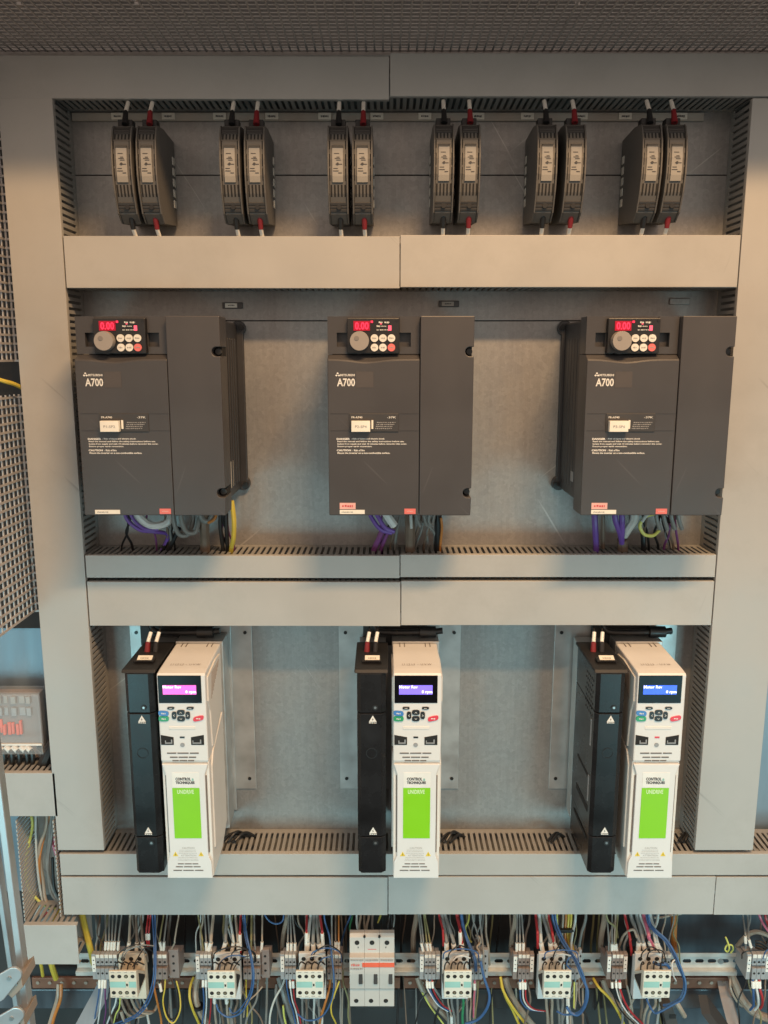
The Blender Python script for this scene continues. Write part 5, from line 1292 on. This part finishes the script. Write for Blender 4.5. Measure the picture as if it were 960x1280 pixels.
wire('yellow', .0036, [(225, 900, 1.42), (238, 960, 1.42), (245, 1005, 1.43)], T, o, k, kind='cable')
wire('tan', .0052, [(335, 1050, 1.43), (330, 1130, 1.42), (300, 1230, 1.42), (270, 1330, 1.42)], T, o, k, kind='cable')
wire('orange', .0036, [(350, 1050, 1.425), (345, 1140, 1.415), (310, 1240, 1.415), (290, 1330, 1.415)], T, o, k, kind='cable')
wire('yellow', .0042, [(-30, 1100, 1.33), (20, 1115, 1.33), (70, 1130, 1.345), (130, 1160, 1.37)], 'crossing the gap between the two mesh side panels', (0, 180), 3.76, kind='cable')
# dark slanted trunking and blocks under the rail
for pts, wd, m, lab in (([(130, 1235, 1.42), (95, 1300, 1.36)], .022, 'blueplate', 'slanted grey trunking bar at the lower left, behind the wires'), ([(165, 1245, 1.41), (130, 1300, 1.36)], .016, 'black_matt', 'slanted black trunking bar at the lower left, behind the wires'),
                        ([(880, 1255, 1.42), (935, 1330, 1.36)], .018, 'black_matt', 'slanted black trunking bar under the rail at right'), ([(905, 1235, 1.44), (925, 1310, 1.38)], .022, 'tbbrown', 'slanted grey channel under the right end of the rail')):
    a, b = [at(*p) for p in pts]
    mb = MB(); d = (b-a); s = Vector((1, 0, 0))*wd/2; u = Vector((0, .012, .012))
    vs = [p+sx*s+sy*u-a for p in (a, b) for sx in (-1, 1) for sy in (-1, 1)]
    mb.add(vs, [(0, 1, 3, 2), (4, 6, 7, 5), (0, 4, 5, 1), (2, 3, 7, 6), (0, 2, 6, 4), (1, 5, 7, 3)])
    q = mb.build('trunking_bar', M[m], bev=.002); q.location = a; tag(q, lab, 'trunking', 'slanted trunking bars under the rail')
c = at(842, 1272, 1.37)
fb = empty('fuse_holder', c, 'dark fuse holder with two slots under the rightmost contactor', 'fuse holder')
MB().extr([(-.028, .03), (-.008, .035), (.02, -.05), (-.004, -.055)], 'y', -.01, .02).build('body', M['moddark'], fb, bev=.002)
for a, b in ((-.006, .012), (.003, -.014)): MB().box(a-.006, a+.006, -.0112, -.0102, b-.004, b+.004).build('slot', M['slot'], fb)
# step ladder standing in front at the lower left
def ladder():
    Y = 1.05
    a, b = at(-5, 970, Y), at(36, 1296, Y)
    r = empty('step_ladder', b, 'aluminium step ladder leaning into view at the lower left corner', 'step ladder')
    def beam(p, q, wd, dp, name, m):
        p, q = p-b, q-b; mb = MB(); vs = [e+Vector((sx*wd/2, sy*dp, 0)) for e in (p, q) for sx in (-1, 1) for sy in (0, 1)]
        return mb.add(vs, [(0, 1, 3, 2), (4, 6, 7, 5), (0, 4, 5, 1), (2, 3, 7, 6), (0, 2, 6, 4), (1, 5, 7, 3)]).build(name, m, r, bev=.0012)
    d = (b-a)
    beam(a-d*.3, b+d*.1, .010, .016, 'rail', M['alu'])
    a2, b2 = at(-18, 1000, Y+.05), at(25, 1296, Y+.05)
    beam(a2-(b2-a2)*.3, b2, .008, .015, 'rail', M['alu'])
    for cx, cy in ((5, 1229), (8, 1279)):
        c = at(cx, cy, Y-.03)-b; N = 12; R = .018; ang = math.radians(42); L = .020
        pts = []
        for k_ in range(N+1): t = -math.pi/2+math.pi*k_/N; pts.append((L+R*.62*math.cos(t), R*.62*math.sin(t)))
        for k_ in range(N+1): t = math.pi/2+math.pi*k_/N; pts.append((-L+R*math.cos(t), R*math.sin(t)))
        pl = [(c.x+p*math.cos(ang)-q*math.sin(ang), c.z+p*math.sin(ang)+q*math.cos(ang)) for p, q in pts]
        h = MB().extr(pl, 'y', c.y, c.y+.004).build('hinge_plate', M['alu'], r, bev=.001)
        MB().cyl((c.x+.008, 0, c.z+.008), .003, c.y-.0015, c.y, n=12).build('rivet', M['screw'], h)
        t = MB().extr([(c.x-.006, c.z-.016), (c.x+.022, c.z+.004), (c.x+.023, c.z-.012), (c.x+.006, c.z-.030)], 'y', c.y+.006, c.y+.05).build('tread', M['tan'], r, bev=.001)
        MB().cyl((c.x+.014, 0, c.z-.006), .0022, c.y+.0045, c.y+.006, n=10).build('rivet', M['screw'], t)
ladder()
# ------------------------------------------------------------------ labels of the wires: each told apart by colour, place and rank
from collections import defaultdict
B = defaultdict(list)
for rec in WL: B[(rec[1], rec[2], rec[4])].append(rec)
CNM = dict(lime='yellow green', pale='light grey', tan='beige', olive='olive green', orange='orange brown')
for (colr, place, kind), L in B.items():
    L.sort(key=lambda r: r[3])
    for i, rec in enumerate(L):
        cn = CNM.get(colr, colr)
        rec[0]['label'] = f'{cn} {kind} {place}' if len(L) == 1 else f'{ORD[i] if i else "leftmost"} {cn} {kind}{" from the left" if i else ""}, {place}'
        rec[0]['group'] = f'{kind}s {place}'
